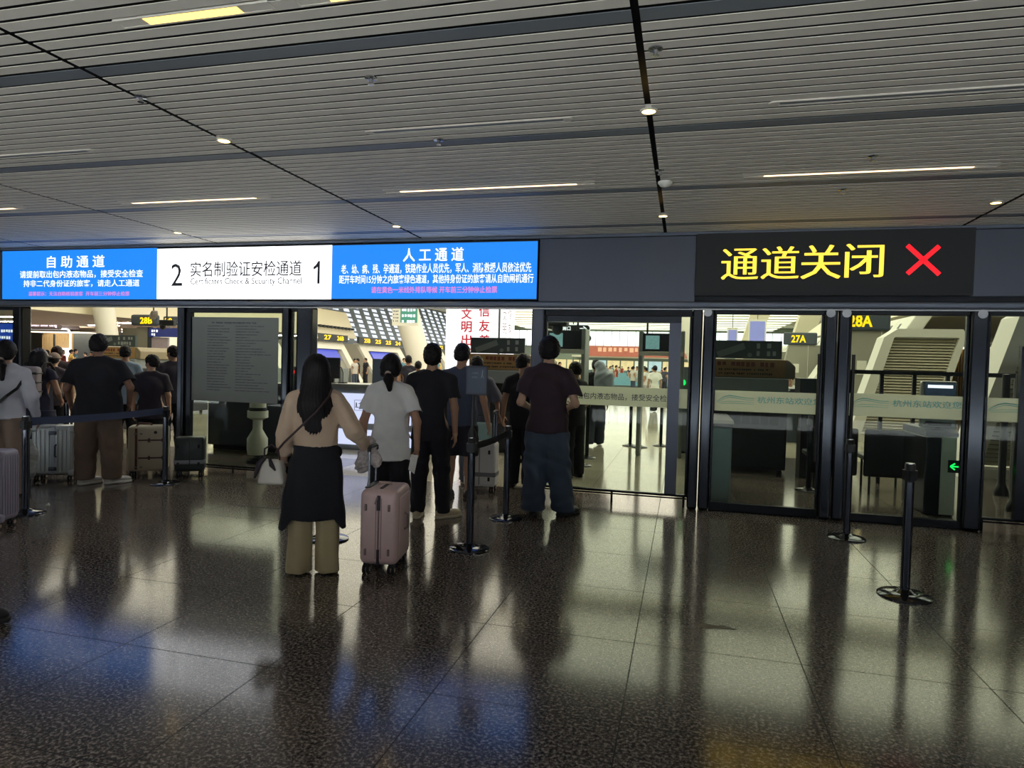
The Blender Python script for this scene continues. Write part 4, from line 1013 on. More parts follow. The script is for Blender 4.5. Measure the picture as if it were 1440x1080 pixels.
for i, ch in enumerate('文明出行'):
    a = at(656, 441 + i * 18.6, 23.97); text('lettering', ch, 0.43, 0.43, (a.x, 23.975, a.z), E_brush, t, 0.022)
for i, ch in enumerate('信友善'):
    a = at(681, 437 + i * 21, 23.97); text('lettering', ch, 0.43, 0.45, (a.x, 23.975, a.z), E_brush, t, 0.022)
for i, ch in enumerate('文明出行'):
    a = at(656, 441 + i * 18.6, 23.97); text('lettering', ch, 0.55, 0.4, (x1 + 0.025, y0 + 0.7, a.z), mat('brush_grey', (120, 92, 96), 0.6), t, 0.0, face='+x')
for i, ch in enumerate('信友善'):
    a = at(681, 437 + i * 21, 23.97); text('lettering', ch, 0.55, 0.4, (x1 + 0.025, y0 + 1.5, a.z), mat('brush_grey', (120, 92, 96), 0.6), t, 0.0, face='+x')
A = at(552, 425, 30); B = at(563, 455, 30); C = at(587, 458, 30)
t = thing('hanging_sign', 'hanging green and white sign board', 'sign', (B.x, 30, B.z))
mb = MB(); mb.box(A.x, C.x, 30, 30.12, B.z - 0.1, A.z + 0.8); mb.build('board', M_white, t)
mb = MB(); mb.box(B.x, C.x - 0.02, 29.985, 29.999, B.z + 0.05, A.z + 0.75); mb.build('green_panel', emit('sign_green', (78, 150, 122), 0.8), t)
marks('printed_text', B.x + 0.08, C.x - 0.1, at(570, 434, 30).z, 3, 0.16, 0.12, 29.984, E_text, t, 1, 8, 0.14)
marks('printed_text', A.x + 0.05, B.x - 0.06, at(557, 432, 30).z, 5, 0.08, 0.08, 29.999, M_ink, t, 1, 9, 0.07)
for q in (A.x + .3, C.x - .3): mb = MB(); mb.cyl((q, 30.06, A.z + 0.8), (q, 30.06, 8.0), 0.015); mb.build('hanger', M_grey, t)
# pill shaped direction signs
for (xa, xb, yc, lb, nm) in [(748, 830, 461, 'upper pill shaped direction sign with an arrow', 7), (748, 832, 474.5, 'lower pill shaped direction sign with an arrow', 0)]:
    Y = 19.0; A = at(xa, yc, Y); B = at(xb, yc, Y); r = 0.105
    t = thing('direction_sign', lb, 'sign', ((A.x + B.x) / 2, Y, A.z - r))
    mb = MB(); pl = [(A.x, A.z - r), (B.x - r, A.z - r)] + [(B.x - r + r * math.sin(q), A.z - r * math.cos(q)) for q in [PI * i / 12 for i in range(1, 12)]] + [(B.x - r, A.z + r), (A.x, A.z + r)]
    mb.prism(pl, 'y', Y, Y + 0.12); mb.build('board', M_black, t)
    mb = MB(); mb.tube([(x_, Y - 0.004, z_) for x_, z_ in pl + [pl[0]]], 0.012, 6); mb.build('white_edge', E_text, t)
    text('lettering', '→', 0.2, 0.13, (B.x - 0.2, Y - 0.006, A.z), E_text, t, 0.02)
    if nm: text('lettering', '检票口', 0.36, 0.13, (B.x - 0.75, Y - 0.006, A.z), E_text, t, 0.02)
    mb = MB(); zh = 8.0 if nm else A.z + r + 0.05; mb.cyl((A.x + 0.3, Y + 0.06, A.z + r), (A.x + 0.3, Y + 0.06, zh), 0.02); mb.cyl((B.x - 0.5, Y + 0.06, A.z + r), (B.x - 0.5, Y + 0.06, zh), 0.02); mb.build('hanger', M_dgrey, t)
# hanging screens above the A gates
for (a, b, c_, d_, Y, lb) in [((1024, 480), (1036, 464), 0, 0, 48, 'hanging lilac screen, farther of the pair'), ((1054, 481), (1076, 452), 0, 0, 40, 'hanging lilac screen with a white frame, nearer of the pair')]:
    A = at(a[0], a[1], Y); B = at(b[0], b[1], Y)
    t = thing('hanging_screen', lb, 'screen', (A.x, Y, A.z))
    mb = MB(); mb.box(A.x - 0.08, B.x + 0.08, Y, Y + 0.2, A.z - 0.08, B.z + 0.12); mb.build('housing', M_white, t)
    mb = MB(); mb.box(A.x, B.x, Y - 0.02, Y - 0.001, A.z, B.z); mb.build('screen', emit('lilac_screen', (150, 152, 214), 0.85, 0.1, 3), t)
    mb = MB(); mb.cyl(((A.x + B.x) / 2, Y + 0.1, B.z + 0.1), ((A.x + B.x) / 2, Y + 0.1, 8.0), 0.03); mb.build('hanger', M_grey, t)
# far red ticker, shop fronts and counters
A = at(822, 500, 100); B = at(1000, 489, 100)
t = thing('ticker_display', 'long red ticker display across the far shops', 'display', ((A.x + B.x) / 2, 100, A.z))
mb = MB(); mb.box(A.x, B.x, 100, 100.3, A.z, B.z); mb.build('panel', emit('ticker_red', (204, 112, 88), 0.85, 0.2, 1.5), t)
marks('lettering', A.x + 2.0, B.x - 1, B.z - 0.25, 1, 0.7, 0.1, 99.99, emit('ticker_text', (255, 190, 150), 1.0), t, 1, 21, 0.75)
mb = MB(); mb.box(A.x - 2, B.x + 2, 100.3, 104.9, A.z - 0.2, A.z + 0.1); mb.build('canopy', M_white, t)
for q in (A.x - 1.8, B.x + 1.8): mb = MB(); mb.box(q - 0.1, q + 0.1, 100.4, 100.6, 0, A.z - 0.2); mb.build('post', M_grey, t)
rnd = random.Random(5)
for i in range(12):
    x = -19 + i * 2.1; y = 101.5; lit = rnd.choice([(250, 244, 220), (240, 250, 255), (255, 226, 170), (200, 226, 232)])
    t = thing('kiosk', 'small lit stall under the far red ticker', 'shop', (x, y, 0), 0, 'row of lit stalls at the far end')
    mb = MB(); mb.box(x - 0.95, x + 0.95, y, y + 0.4, 0, 1.1); mb.build('counter', mat('stall_counter_%d' % (i % 3), [(150, 168, 176), (196, 190, 170), (110, 130, 140)][i % 3], 0.5), t)
    mb = MB(); mb.box(x - 0.95, x + 0.95, y + 1.5, y + 1.6, 1.1, 2.6); mb.build('lit_back', emit('stall_light_%d' % (i % 4), lit, 0.9, 0.3, 2.0), t)
for i, (xa, xb, Y, lb) in enumerate([(-7.5, -0.5, 44, 'long pale blue seat row in the middle of the hall, nearest'), (-8, 1.0, 54, 'long pale blue seat row in the middle of the hall, second'), (-10, 1.2, 66, 'long pale blue seat row in the middle of the hall, third'), (-11, 0, 80, 'long pale blue seat row in the middle of the hall, fourth')]):
    t = thing('bench', lb, 'bench', ((xa + xb) / 2, Y, 0), 0, None)
    mb = MB(); mb.box(xa, xb, Y - 0.25, Y + 0.2, 0.40, 0.46); mb.build('seat', mat('seat_blue', (120, 168, 186), 0.5), t)
    mb = MB(); mb.box(xa, xb, Y + 0.2, Y + 0.25, 0.44, 0.92); mb.build('backrest', mat('seat_blue', (120, 168, 186), 0.5), t)
    mb = MB(); mb.box(xa, xb, Y - 0.02, Y + 0.02, 0.3, 0.4); mb.build('rail', M_grey, t)
    for q in range(4):
        xx = xa + 0.4 + (xb - xa - 0.8) * q / 3; mb = MB(); mb.box(xx - 0.04, xx + 0.04, Y - 0.25, Y + 0.25, 0, 0.04); mb.box(xx - 0.03, xx + 0.03, Y - 0.03, Y + 0.03, 0, 0.35); mb.build('leg', M_grey, t)

# ------------------------------------------------------------------ security equipment just inside the doors
def xray(xc, y, label, w=1.25, banner=True, rev=False):
    """baggage scanner: dark base, grey tunnel hood, yellow banner and a dark poster board on top"""
    t = thing('baggage_scanner', label, 'scanner', (xc, y, 0))
    a, b = xc - w / 2, xc + w / 2
    mb = MB(); mb.box(a, b, y, y + 2.6, 0.06, 1.24); mb.build('base_cabinet', M_black, t, bevel=0.02)
    mb = MB(); mb.box(a, b, y - 0.01, y + 2.4, 1.24, 1.47); mb.build('hood', mat('scanner_grey', (146, 156, 160), 0.45), t, bevel=0.015)
    mb = MB(); mb.prism([(a, 1.47), (b - 0.02, 1.47), (b + 0.1, 1.47), (b + 0.1, 1.66), (b, 1.76), (a, 1.76)], 'y', y + 0.05, y + 2.2); mb.build('tunnel', mat('scanner_cream', (150, 138, 112), 0.5), t, bevel=0.02)
    mb = MB(); mb.box(a, b - 0.05, y + 0.03, y + 0.048, 1.485, 1.75); bn = mb.build('banner', mat('banner_tan', (178, 142, 92), 0.6), t)
    marks('printed_text', a + 0.1, b - 0.15, 1.715, 1, 0.075, 0.02, y + 0.029, mat('banner_brown', (128, 66, 46), 0.6), bn, 0.95, 3, 0.07); marks('printed_text', a + 0.12, b - 0.2, 1.61, 2, 0.032, 0.03, y + 0.029, mat('banner_ink', (60, 52, 44), 0.6), bn, 0.75, 5, 0.03)
    mb = MB(); mb.box(a, b - 0.1, y + 0.1, y + 0.16, 1.77, 2.05); bo = mb.build('poster_board', mat('poster_slate', (70, 82, 84), 0.5), t)
    mb = MB(); mb.bar((a + 0.1, y + 0.095, 1.82), (a + 0.5, y + 0.095, 1.97), 0.1, 0.006, up=(0, 1, 0)); mb.build('drawn_suitcase', mat('poster_pale', (128, 138, 138), 0.6), bo)
    mb = MB(); mb.lathe([(0.0, 0), (0.035, 0.0), (0.035, 0.004), (0, 0.004)], (0, 0, 0), 16); mb.xform(Matrix.Translation((a + 0.58, y + 0.098, 1.83)) @ Matrix.Rotation(PI / 2, 4, 'X')); mb.build('drawn_wheel', mat('poster_pale', (128, 138, 138), 0.6), bo)
    marks('printed_text', a + 0.68, b - 0.15, 2.01, 2, 0.09, 0.03, y + 0.099, mat('poster_text', (166, 174, 172), 0.6), bo, 1, 7, 0.08)
    for q in (a + 0.08, b - 0.08):
        for r in (y + 0.1, y + 2.4): mb = MB(); mb.cyl((q, r, 0), (q, r, 0.07), 0.04); mb.build('foot', M_rubber, t)
    for q in range(7):
        mb = MB()
        mb.box(a + 0.08 + q * (w - 0.2) / 7, a + 0.08 + (q + 0.9) * (w - 0.2) / 7, y - 0.02, y - 0.012, 0.75, 1.22); mb.build('curtain_flap', M_rubber, t)
    return t
xray(0.98, 10.85, 'baggage scanner with a tan banner behind the left closed door', 1.15)
xray(at(701, 490, 11.3).x, 11.3, 'baggage scanner with a tan banner behind the open queue lane', 1.1)
xray(at(160, 483, 13.4).x, 13.4, 'baggage scanner with a dark poster behind the left queue', 1.3)
# roller tables and counters
def counter(a, b, y0, y1, h, label, m, cat='counter', lit=None):
    t = thing('counter', label, cat, ((a + b) / 2, y0, 0)); mb = MB(); mb.box(a, b, y0, y1, 0, h - 0.04); mb.build('body', m, t, bevel=0.01)
    mb = MB(); mb.box(a - 0.03, b + 0.03, y0 - 0.03, y1 + 0.03, h - 0.04, h); mb.build('worktop', mat('worktop_grey', (166, 170, 168), 0.3), t, bevel=0.008)
    return t
A = at(440, 545, 10.6); B = at(545, 545, 10.6)
t = counter(A.x - 0.5, B.x + 0.6, 10.6, 11.3, 1.16, 'pale service counter with lit front panels behind the two women', mat('counter_grey', (150, 154, 152), 0.5))
E_pan = emit('counter_panel', (206, 214, 246), 0.85)
P0 = at(470, 552, 10.59); P1 = at(548, 597, 10.59); mb = MB(); mb.box(P0.x - 0.4, P1.x + 0.4, 10.57, 10.59, P1.z, P0.z); pn = mb.build('lit_panel', E_pan, t)
P2 = at(470, 602, 10.59); P3 = at(548, 628, 10.59); mb = MB(); mb.box(P2.x - 0.4, P3.x + 0.4, 10.57, 10.59, P3.z, P2.z); mb.build('lit_panel', E_pan, t)
a = at(505, 570, 10.565); M_ic = mat('icon_navy', (38, 42, 72), 0.6)
mb = MB(); r = 0.09
for q in ((-r, -r, r, -r), (-r, r, r, r), (-r, -r, -r, r), (r, -r, r, r)): mb.bar((a.x + q[0], 10.566, a.z + q[1]), (a.x + q[2], 10.566, a.z + q[3]), 0.006, 0.004, up=(0, 1, 0))
mb.cbox((a.x + 0.03, 10.566, a.z - 0.01), (0.022, 0.004, 0.09)); mb.ell((a.x + 0.03, 10.566, a.z + 0.05), (0.013, 0.003, 0.013)); mb.bar((a.x - 0.01, 10.566, a.z + 0.03), (a.x + 0.07, 10.566, a.z + 0.03), 0.012, 0.004, up=(0, 1, 0)); mb.cbox((a.x - 0.055, 10.566, a.z), (0.02, 0.004, 0.05)); mb.ell((a.x - 0.055, 10.566, a.z + 0.035), (0.012, 0.003, 0.012)); mb.cbox((a.x - 0.04, 10.566, a.z - 0.035), (0.07, 0.004, 0.012))
mb.build('check_icon', M_ic, pn)
text('lettering', '实名', 0.2, 0.1, (a.x + 0.26, 10.566, a.z + 0.03), M_ic, pn); text('lettering', 'ID', 0.07, 0.05, (a.x + 0.2, 10.566, a.z - 0.06), M_ic, pn)
# monitor and microphone on it
A = at(467, 520, 10.8)
t = thing('monitor', 'dark monitor seen from behind on the pale service counter', 'monitor', (A.x, 10.85, 1.16))
mb = MB(); mb.box(A.x - 0.2, A.x + 0.14, 10.82, 10.86, 1.24, 1.62); mb.build('screen_back', M_black, t, bevel=0.01); mb = MB(); mb.box(A.x - 0.06, A.x, 10.86, 10.9, 1.165, 1.4); mb.box(A.x - 0.14, A.x + 0.08, 10.8, 10.98, 1.16, 1.175); mb.build('stand', M_black, t)
A = at(482, 540, 10.8)
t = thing('microphone', 'gooseneck microphone on the pale service counter', 'microphone', (A.x, 10.8, 1.16))
mb = MB(); mb.box(A.x - 0.06, A.x + 0.06, 10.74, 10.86, 1.16, 1.185); mb.build('base', M_black, t); mb = MB(); mb.tube([(A.x, 10.8, 1.18), (A.x - 0.0, 10.8, 1.35), (A.x - 0.03, 10.8, 1.44), (A.x - 0.09, 10.8, 1.47)], 0.008); mb.build('gooseneck', M_black, t); mb = MB(); mb.ell((A.x - 0.11, 10.8, 1.475), (0.03, 0.016, 0.016)); mb.build('head', M_rubber, t)
A = at(520, 530, 11.9)
t = thing('partition', 'blue grey screen panel standing behind the service counter', 'partition', (at(533, 520, 11.7).x, 11.7, 0)); xx = at(533, 520, 11.7).x
mb = MB(); mb.box(xx - 0.14, xx + 0.14, 11.7, 11.74, 0.2, 1.62); mb.build('panel', mat('partition_blue', (96, 112, 140), 0.5), t); mb = MB(); mb.box(xx - 0.2, xx + 0.2, 11.6, 11.84, 0, 0.03); mb.box(xx - 0.02, xx + 0.02, 11.7, 11.74, 0, 0.2); mb.build('foot', M_grey, t)
A = at(172, 545, 11.5); B = at(248, 545, 11.5)
counter(A.x, B.x - 0.35, 11.5, 12.2, 1.02, 'long pale counter behind the left queue', mat('counter_mauve', (120, 116, 120), 0.5))
A = at(78, 520, 10.4); B = at(104, 520, 10.4)
t = thing('display_board', 'tilted dark board with a red orange edge behind the left queue', 'board', (A.x, 10.4, 0))
mb = MB(); mb._add([(A.x, 10.4, 0.95), (A.x + 0.75, 10.4, 0.95), (A.x + 0.85, 10.4, 1.4), (A.x + 0.12, 10.4, 1.4), (A.x, 10.44, 0.95), (A.x + 0.75, 10.44, 0.95), (A.x + 0.85, 10.44, 1.4), (A.x + 0.12, 10.44, 1.4)], [(0, 1, 2, 3), (7, 6, 5, 4), (0, 4, 5, 1), (1, 5, 6, 2), (2, 6, 7, 3), (3, 7, 4, 0)]); mb.build('panel', M_dgrey, t)
mb = MB(); mb.bar((A.x - 0.02, 10.39, 0.95), (A.x + 0.1, 10.39, 1.4), 0.05, 0.03, up=(0, 1, 0)); mb.bar((A.x + 0.1, 10.39, 1.4), (A.x + 0.85, 10.39, 1.4), 0.02, 0.03, up=(0, 1, 0)); mb.build('edge', mat('edge_red', (206, 84, 62), 0.5), t)
mb = MB(); mb.cyl((A.x + 0.35, 10.45, 0), (A.x + 0.35, 10.45, 0.98), 0.025); mb.lathe([(0.0, 0), (0.2, 0.0), (0.2, 0.015), (0, 0.02)], (A.x + 0.35, 10.45, 0)); mb.build('stand', M_dgrey, t)
# walk-through metal detectors
def detector(x0, x1, y, label, zt=2.2):
    t = thing('metal_detector', label, 'metal detector', ((x0 + x1) / 2, y, 0))
    for x in (x0, x1 - 0.07):
        mb = MB(); mb.box(x, x + 0.07, y, y + 0.55, 0.0, zt + 0.05); mb.build('side_panel', mat('detector_grey', (150, 158, 158), 0.4), t, bevel=0.02)
    mb = MB(); mb.box(x0 + 0.07, x1 - 0.07, y + 0.02, y + 0.5, zt - 0.32, zt); bm2 = mb.build('crossbeam', M_black, t)
    mb = MB(); mb.box(x0 + 0.12, x0 + 0.36, y + 0.008, y + 0.02, zt - 0.28, zt - 0.04); mb.build('display', emit('detector_display', (120, 160, 160), 0.7, 0.4, 30), bm2)
    mb = MB(); mb.box(x0 + 0.02, x1 - 0.02, y - 0.02, y + 0.0, zt - 0.40, zt - 0.33); mb.build('white_bar', M_white, t)
    return t
detector(at(897, 520, 12.0).x, at(962, 520, 12.0).x, 12.0, 'walk-through metal detector on the right behind the liquids notice')
detector(at(762, 520, 11.6).x, at(822, 520, 11.6).x, 11.6, 'walk-through metal detector behind the man in the maroon shirt')
for (px, py, Y, lb) in [(813, 449, 11.8, 'small black camera above the left metal detector'), (911, 450, 12.2, 'small black camera above the right metal detector')]:
    A = at(px, py, Y); t = thing('security_camera', lb, 'camera', tuple(A))
    mb = MB(); mb.cbox(A, (0.07, 0.1, 0.1)); mb.build('body', M_black, t, bevel=0.01); mb = MB(); mb.cyl(A + Vector((0, 0, -0.05)), A + Vector((0, 0, -0.45)), 0.018); mb.build('pole', M_black, t)
A = at(785, 452, 10.5); t = thing('security_camera', 'bulky dark camera beside the upper direction sign', 'camera', tuple(A)); mb = MB(); mb.rbox(tuple(A), (0.32, 0.3, 0.16), 0.03); mb.build('body', M_black, t); mb = MB(); mb.ell(A + Vector((0, -.05, -0.12)), (0.09, 0.09, 0.1)); mb.build('dome', M_dgrey, t); mb = MB(); mb.cyl(A, A + Vector((0, 0, 5.9)), 0.02); mb.build('hanger', M_dgrey, t)
A = at(216, 443, 12.0); t = thing('security_camera', 'pale camera hanging in front of the 28B sign', 'camera', tuple(A)); mb = MB(); mb.rbox((0, 0, 0), (0.13, 0.34, 0.11), 0.025); mb.xform(Matrix.Translation(A) @ Matrix.Rotation(0.9, 4, 'Z') @ Matrix.Rotation(-0.25, 4, 'X')); mb.build('body', mat('camera_beige', (150, 140, 132), 0.5), t); mb = MB(); mb.cyl(A + Vector((0, 0, 0.03)), A + Vector((0, 0, 5.7)), 0.015); mb.build('hanger', M_dgrey, t)
A = at(229, 458, 11.6); t = thing('security_camera', 'dark dome camera just right of the 28B sign', 'camera', tuple(A)); mb = MB(); mb.ell(A + Vector((0, 0, -.02)), (0.06, 0.06, 0.07)); mb.build('dome', M_black, t); mb = MB(); mb.box(A.x - 0.06, A.x + 0.3, A.y - 0.04, A.y + 0.04, A.z, A.z + 0.12); mb.build('body', M_dgrey, t, bevel=0.01); mb = MB(); mb.cyl(A + Vector((.1, 0, 0.1)), A + Vector((.1, 0, 5.95)), 0.015); mb.build('hanger', M_dgrey, t)
# scanner console and seated guard's desk behind the right scanner
A = at(1087, 540, 10.6); A.x = max(A.x, 1.82); t = thing('console', 'dark console box beside the right baggage scanner', 'console', (A.x, 10.6, 0)); mb = MB(); mb.box(A.x - 0.14, A.x + 0.2, 10.6, 11.1, 1.28, 1.49); mb.build('monitor', M_dgrey, t, bevel=0.01); mb = MB(); mb.box(A.x - 0.1, A.x + 0.16, 10.65, 11.0, 0, 1.28); mb.build('cabinet', M_black, t)
A = at(1118, 551, 16.5); t = thing('desk', 'low dark desk in front of the seated guard', 'desk', (A.x, 16.0, 0)); mb = MB(); mb.prism([(A.x - 0.5, 0), (A.x + 0.6, 0), (A.x + 0.52, 1.18), (A.x - 0.18, 1.18), (A.x - 0.45, 1.02)], 'y', 15.9, 16.4); mb.build('body', mat('desk_navy', (52, 60, 72), 0.5), t, bevel=0.02)
mb = MB(); mb.box(A.x - 0.2, A.x + 0.54, 15.86, 16.45, 1.18, 1.2); mb.build('top', M_dgrey, t)
# entry gates with card readers just behind the closed doors
def turnstile(x, y, w, l, label, scan=False, arrow=False):
    t = thing('turnstile', label, 'turnstile', (x, y, 0)); a, b = x - w / 2, x + w / 2
    mb = MB(); mb.box(a, b, y, y + l, 0.0, 0.9); mb.build('cabinet', mat('turnstile_steel', (150, 164, 172), 0.35, 0.3) if not scan else M_frame, t, bevel=0.02)
    mb = MB(); mb.prism([(y - 0.02, 0.9), (y + l, 0.9), (y + l, 0.98), (y + 0.06, 0.98), (y - 0.02, 0.94)], 'x', a - 0.015, b + 0.015); mb.build('lid', M_black if not scan else M_dgrey, t, bevel=0.008)
    if arrow:
        mb = MB(); mb.box(b - 0.15, b - 0.0, y - 0.012, y - 0.002, 0.02, 0.9); mb.build('pale_strip', mat('pale_strip', (226, 236, 228), 0.5), t)
        mb = MB(); mb.box(b - 0.08, b + 0.06, y - 0.022, y - 0.012, 0.5, 0.64); ap = mb.build('arrow_panel', M_black, t)
        c = (b - 0.01, y - 0.026, 0.57); mb = MB(); mb.bar((c[0] - 0.045, c[1], c[2]), (c[0] + 0.05, c[1], c[2]), 0.014, 0.004, up=(0, 1, 0)); mb.bar((c[0] - 0.05, c[1], c[2]), (c[0] - 0.005, c[1], c[2] + 0.035), 0.014, 0.004, up=(0, 1, 0)); mb.bar((c[0] - 0.05, c[1], c[2]), (c[0] - 0.005, c[1], c[2] - 0.035), 0.014, 0.004, up=(0, 1, 0)); mb.build('arrow', E_green, ap)
    if scan:
        mb = MB(); mb.rbox((x, y + 0.16, 1.25), (w * 1.25, 0.08, 0.54), 0.03); s_ = mb.build('face_scanner', mat('scanner_shell', (150, 154, 156), 0.3, 0.4), t)
        mb = MB(); mb.box(x - w * 0.5, x + w * 0.5, y + 0.108, y + 0.118, 1.14, 1.5); mb.build('screen', emit('scanner_screen', (44, 56, 72), 0.6, 0.5, 20), s_)
        mb = MB(); mb.box(x - w * 0.42, x + w * 0.42, y + 0.102, y + 0.108, 1.44, 1.475); mb.build('light_bar', emit('scanner_bar', (226, 230, 255), 1.4), s_)
        mb = MB(); mb.box(x - w * 0.42, x + w * 0.42, y + 0.102, y + 0.118, 1.01, 1.05); mb.build('slot', M_black, s_)
        mb = MB(); mb.cyl((x, y + 0.18, 0.96), (x, y + 0.18, 1.02), 0.05); mb.build('neck', M_dgrey, t)
    return t
turnstile(0.46, 8.25, 0.24, 1.3, 'steel turnstile behind the left closed door')
turnstile(at(1344, 650, 8.4).x - 0.15, 8.4, 0.3, 0.8, 'turnstile with a face scanner and a green arrow behind the right closed door', True, True)
# black railing behind the right doors
t = thing('railing', 'black railing behind the closed doors on the right', 'railing', (3.5, 10.6, 0)); z = at(1250, 524, 10.6).z
mb = MB(); mb.box(2.2, 6.2, 10.57, 10.63, z - 0.03, z + 0.03); mb.build('top_rail', M_black, t)
for i in range(10): mb = MB(); xx = 2.35 + i * 0.42; mb.box(xx - 0.025, xx + 0.025, 10.58, 10.62, 0.0, z); mb.build('baluster', M_black, t)
for (px, Y, lb) in [(1412, 10.2, 'thick black post with a flared foot behind the right edge leaf, nearer one'), (1432, 9.0, 'thick black post with a flared foot at the very right edge')]:
    A = at(px, 600, Y); mb = MB(); mb.lathe([(0, 0), (0.09, 0.0), (0.085, 0.06), (0.055, 0.14), (0.045, 0.16), (0.045, 1.62), (0, 1.63)], (A.x, Y, 0), 16); tag(mb.build('bollard', M_black), lb, 'post')
# dark chairs behind the right door
for (px, Y, lb) in [(1171, 9.8, 'dark chair behind the right door, partly hidden by the pillar'), (1251, 9.8, 'dark chair behind the right door, beside the turnstile')]:
    A = at(px, 630, Y); t = thing('chair', lb, 'chair', (A.x, Y, 0), 0, 'dark chairs behind the right door'); x = A.x
    mb = MB(); mb.rbox((x, Y, 0.52), (0.62, 0.05, 0.64), 0.03); mb.build('backrest', M_black, t); mb = MB(); mb.rbox((x, Y + 0.3, 0.44), (0.6, 0.5, 0.07), 0.025); mb.build('seat', M_black, t)
    for sx in (-0.22, 0.22):
        for sy in (0.04, 0.46): mb = MB(); mb.cyl((x + sx, Y + sy, 0), (x + sx, Y + sy, 0.42), 0.016, n=10); mb.build('leg', M_dgrey, t)
# green status lamp by the double pillar
A = at(962, 538, 12.9); t = thing('signal_post', 'grey post with a green lamp beside the right metal detector', 'signal', (A.x, 12.9, 0)); mb = MB(); mb.box(A.x - 0.09, A.x + 0.12, 12.9, 13.1, 0, 1.62); mb.build('post', M_grey, t); mb = MB(); mb.ell((A.x, 12.89, A.z), (0.03, 0.02, 0.05)); mb.build('lamp', E_green, t)
A = at(413, 523, 8.6); t = thing('status_lamp', 'small red lamp on a dark box in the narrow glass gap', 'light', tuple(A)); mb = MB(); mb.box(A.x - 0.05, A.x + 0.06, 8.6, 8.75, 0, A.z + 0.08); mb.build('housing', M_dgrey, t); mb = MB(); mb.ell((A.x, 8.595, A.z), (0.018, 0.01, 0.03)); mb.build('lamp', E_red, t)
# blue information screen at the far left
A = at(2, 455, 8.6); B = at(23, 486, 8.6); t = thing('information_screen', 'blue information screen behind the left edge leaf', 'screen', (A.x, 8.6, B.z)); mb = MB(); mb.box(A.x - 0.6, B.x, 8.6, 8.66, B.z, A.z); mb.build('screen', emit('info_blue', (34, 76, 190), 0.7), t); mb = MB(); mb.box(A.x - 0.62, B.x + 0.02, 8.66, 8.72, B.z - 0.02, A.z + 0.02); mb.build('housing', M_black, t); mb = MB(); mb.box(A.x - 0.2, A.x - 0.1, 8.68, 8.74, 0, B.z); mb.build('post', M_black, t)
marks('printed_text', A.x - 0.1, B.x - 0.05, A.z - 0.1, 3, 0.05, 0.06, 8.598, E_text, t, 0.9, 2)

# dark cabinet and a white bottle shaped dispenser behind the notice leaf
t = thing('cabinet', 'low dark cabinet behind the notice leaf', 'cabinet', (-6.4, 9.6, 0)); mb = MB(); mb.box(-7.85, -6.05, 9.62, 10.2, 0.08, 1.12); mb.build('body', M_black, t, bevel=0.01); mb = MB(); mb.box(-7.88, -6.02, 9.58, 10.23, 1.12, 1.16); mb.build('top', M_dgrey, t); mb = MB(); mb.box(-7.8, -6.1, 9.7, 10.15, 0, 0.08); mb.build('plinth', M_rubber, t)
A = at(362, 620, 8.7); t = thing('water_dispenser', 'white bottle shaped dispenser seen low through the notice leaf', 'dispenser', (A.x, 8.7, 0))
mb = MB(); mb.lathe([(0, 0.12), (0.14, 0.12), (0.15, 0.2), (0.15, 0.36), (0.07, 0.5), (0.07, 0.64), (0.15, 0.68), (0.15, 0.78), (0, 0.78)], (A.x, 8.7, 0), 24); mb.build('body', M_white, t)
mb = MB(); mb.lathe([(0.13, 0.78), (0.13, 0.83), (0, 0.83)], (A.x, 8.7, 0), 24); mb.build('band', M_black, t); mb = MB(); mb.lathe([(0.12, 0.83), (0.12, 0.98), (0, 1.0)], (A.x, 8.7, 0), 24); mb.build('lid', M_white, t); mb = MB(); mb.lathe([(0, 0), (0.16, 0.0), (0.16, 0.04), (0.05, 0.06), (0.05, 0.12), (0, 0.12)], (A.x, 8.7, 0), 24); mb.build('foot', M_dgrey, t)
# ------------------------------------------------------------------ queue posts
def stanchion(loc, label, rotz=0.0, h=0.95, hat=None, base=0.17):
    t = thing('stanchion', label, 'stanchion', tuple(loc), rotz, 'queue posts in front of the doors')
    mb = MB(); mb.lathe([(0, 0.0), (base, 0.0), (base, 0.008), (base * 0.94, 0.016), (base * 0.5, 0.03), (0.06, 0.034), (0.04, 0.05), (0, 0.05)], n=40); mb.build('base', M_chrome, t, world=False)
    mb = MB(); mb.lathe([(0.032, 0.03), (0.032, h - 0.13)], n=28); mb.build('pole', M_chrome, t, world=False)
    mb = MB(); mb.lathe([(0.0, h), (0.028, h), (0.034, h - 0.006), (0.034, h - 0.13), (0, h - 0.13)], n=28)
    for a in range(4): mb.xform(Matrix.Rotation(PI / 2, 4, 'Z')); mb.box(0.028, 0.040, -0.028, 0.028, h - 0.115, h - 0.045)
    mb.build('belt_head', M_black, t, world=False)
    mb = MB(); mb.cyl((0, 0, h), (0, 0, h + 0.004), 0.03, n=24); mb.build('cap', M_bright, t, world=False)
    return t
M_belt = mat('belt_webbing', (62, 74, 104), 0.8, bump=0.3, bscale=300)
M_belt2 = mat('belt_black', (26, 28, 34), 0.8, bump=0.3, bscale=300)
def belt(t, p0, p1, z, w=0.05, m=None, sag=0.015):
    pts = [(p0[0] + (p1[0] - p0[0]) * q, p0[1] + (p1[1] - p0[1]) * q, z - sag * 4 * q * (1 - q)) for q in [i / 10 for i in range(11)]]
    mb = MB(); mb.strip(pts, (0, 0, 1), w, 0.004); return mb.build('belt', m or M_belt, t)
g1 = ground(36, 722); g2 = ground(232, 680)
t = stanchion(g1, 'steel queue post at the left edge holding the end of a belt'); belt(t, (g1.x, g1.y + 0.04), (g2.x, g2.y - 0.04), 0.90, 0.075)
stanchion(g2, 'steel queue post in front of the notice leaf, left queue')
stanchion(ground(93, 655), 'thin pale topped queue post behind the silver suitcase', 0, 1.02)
g3 = ground(660, 772); g4 = ground(711, 729)
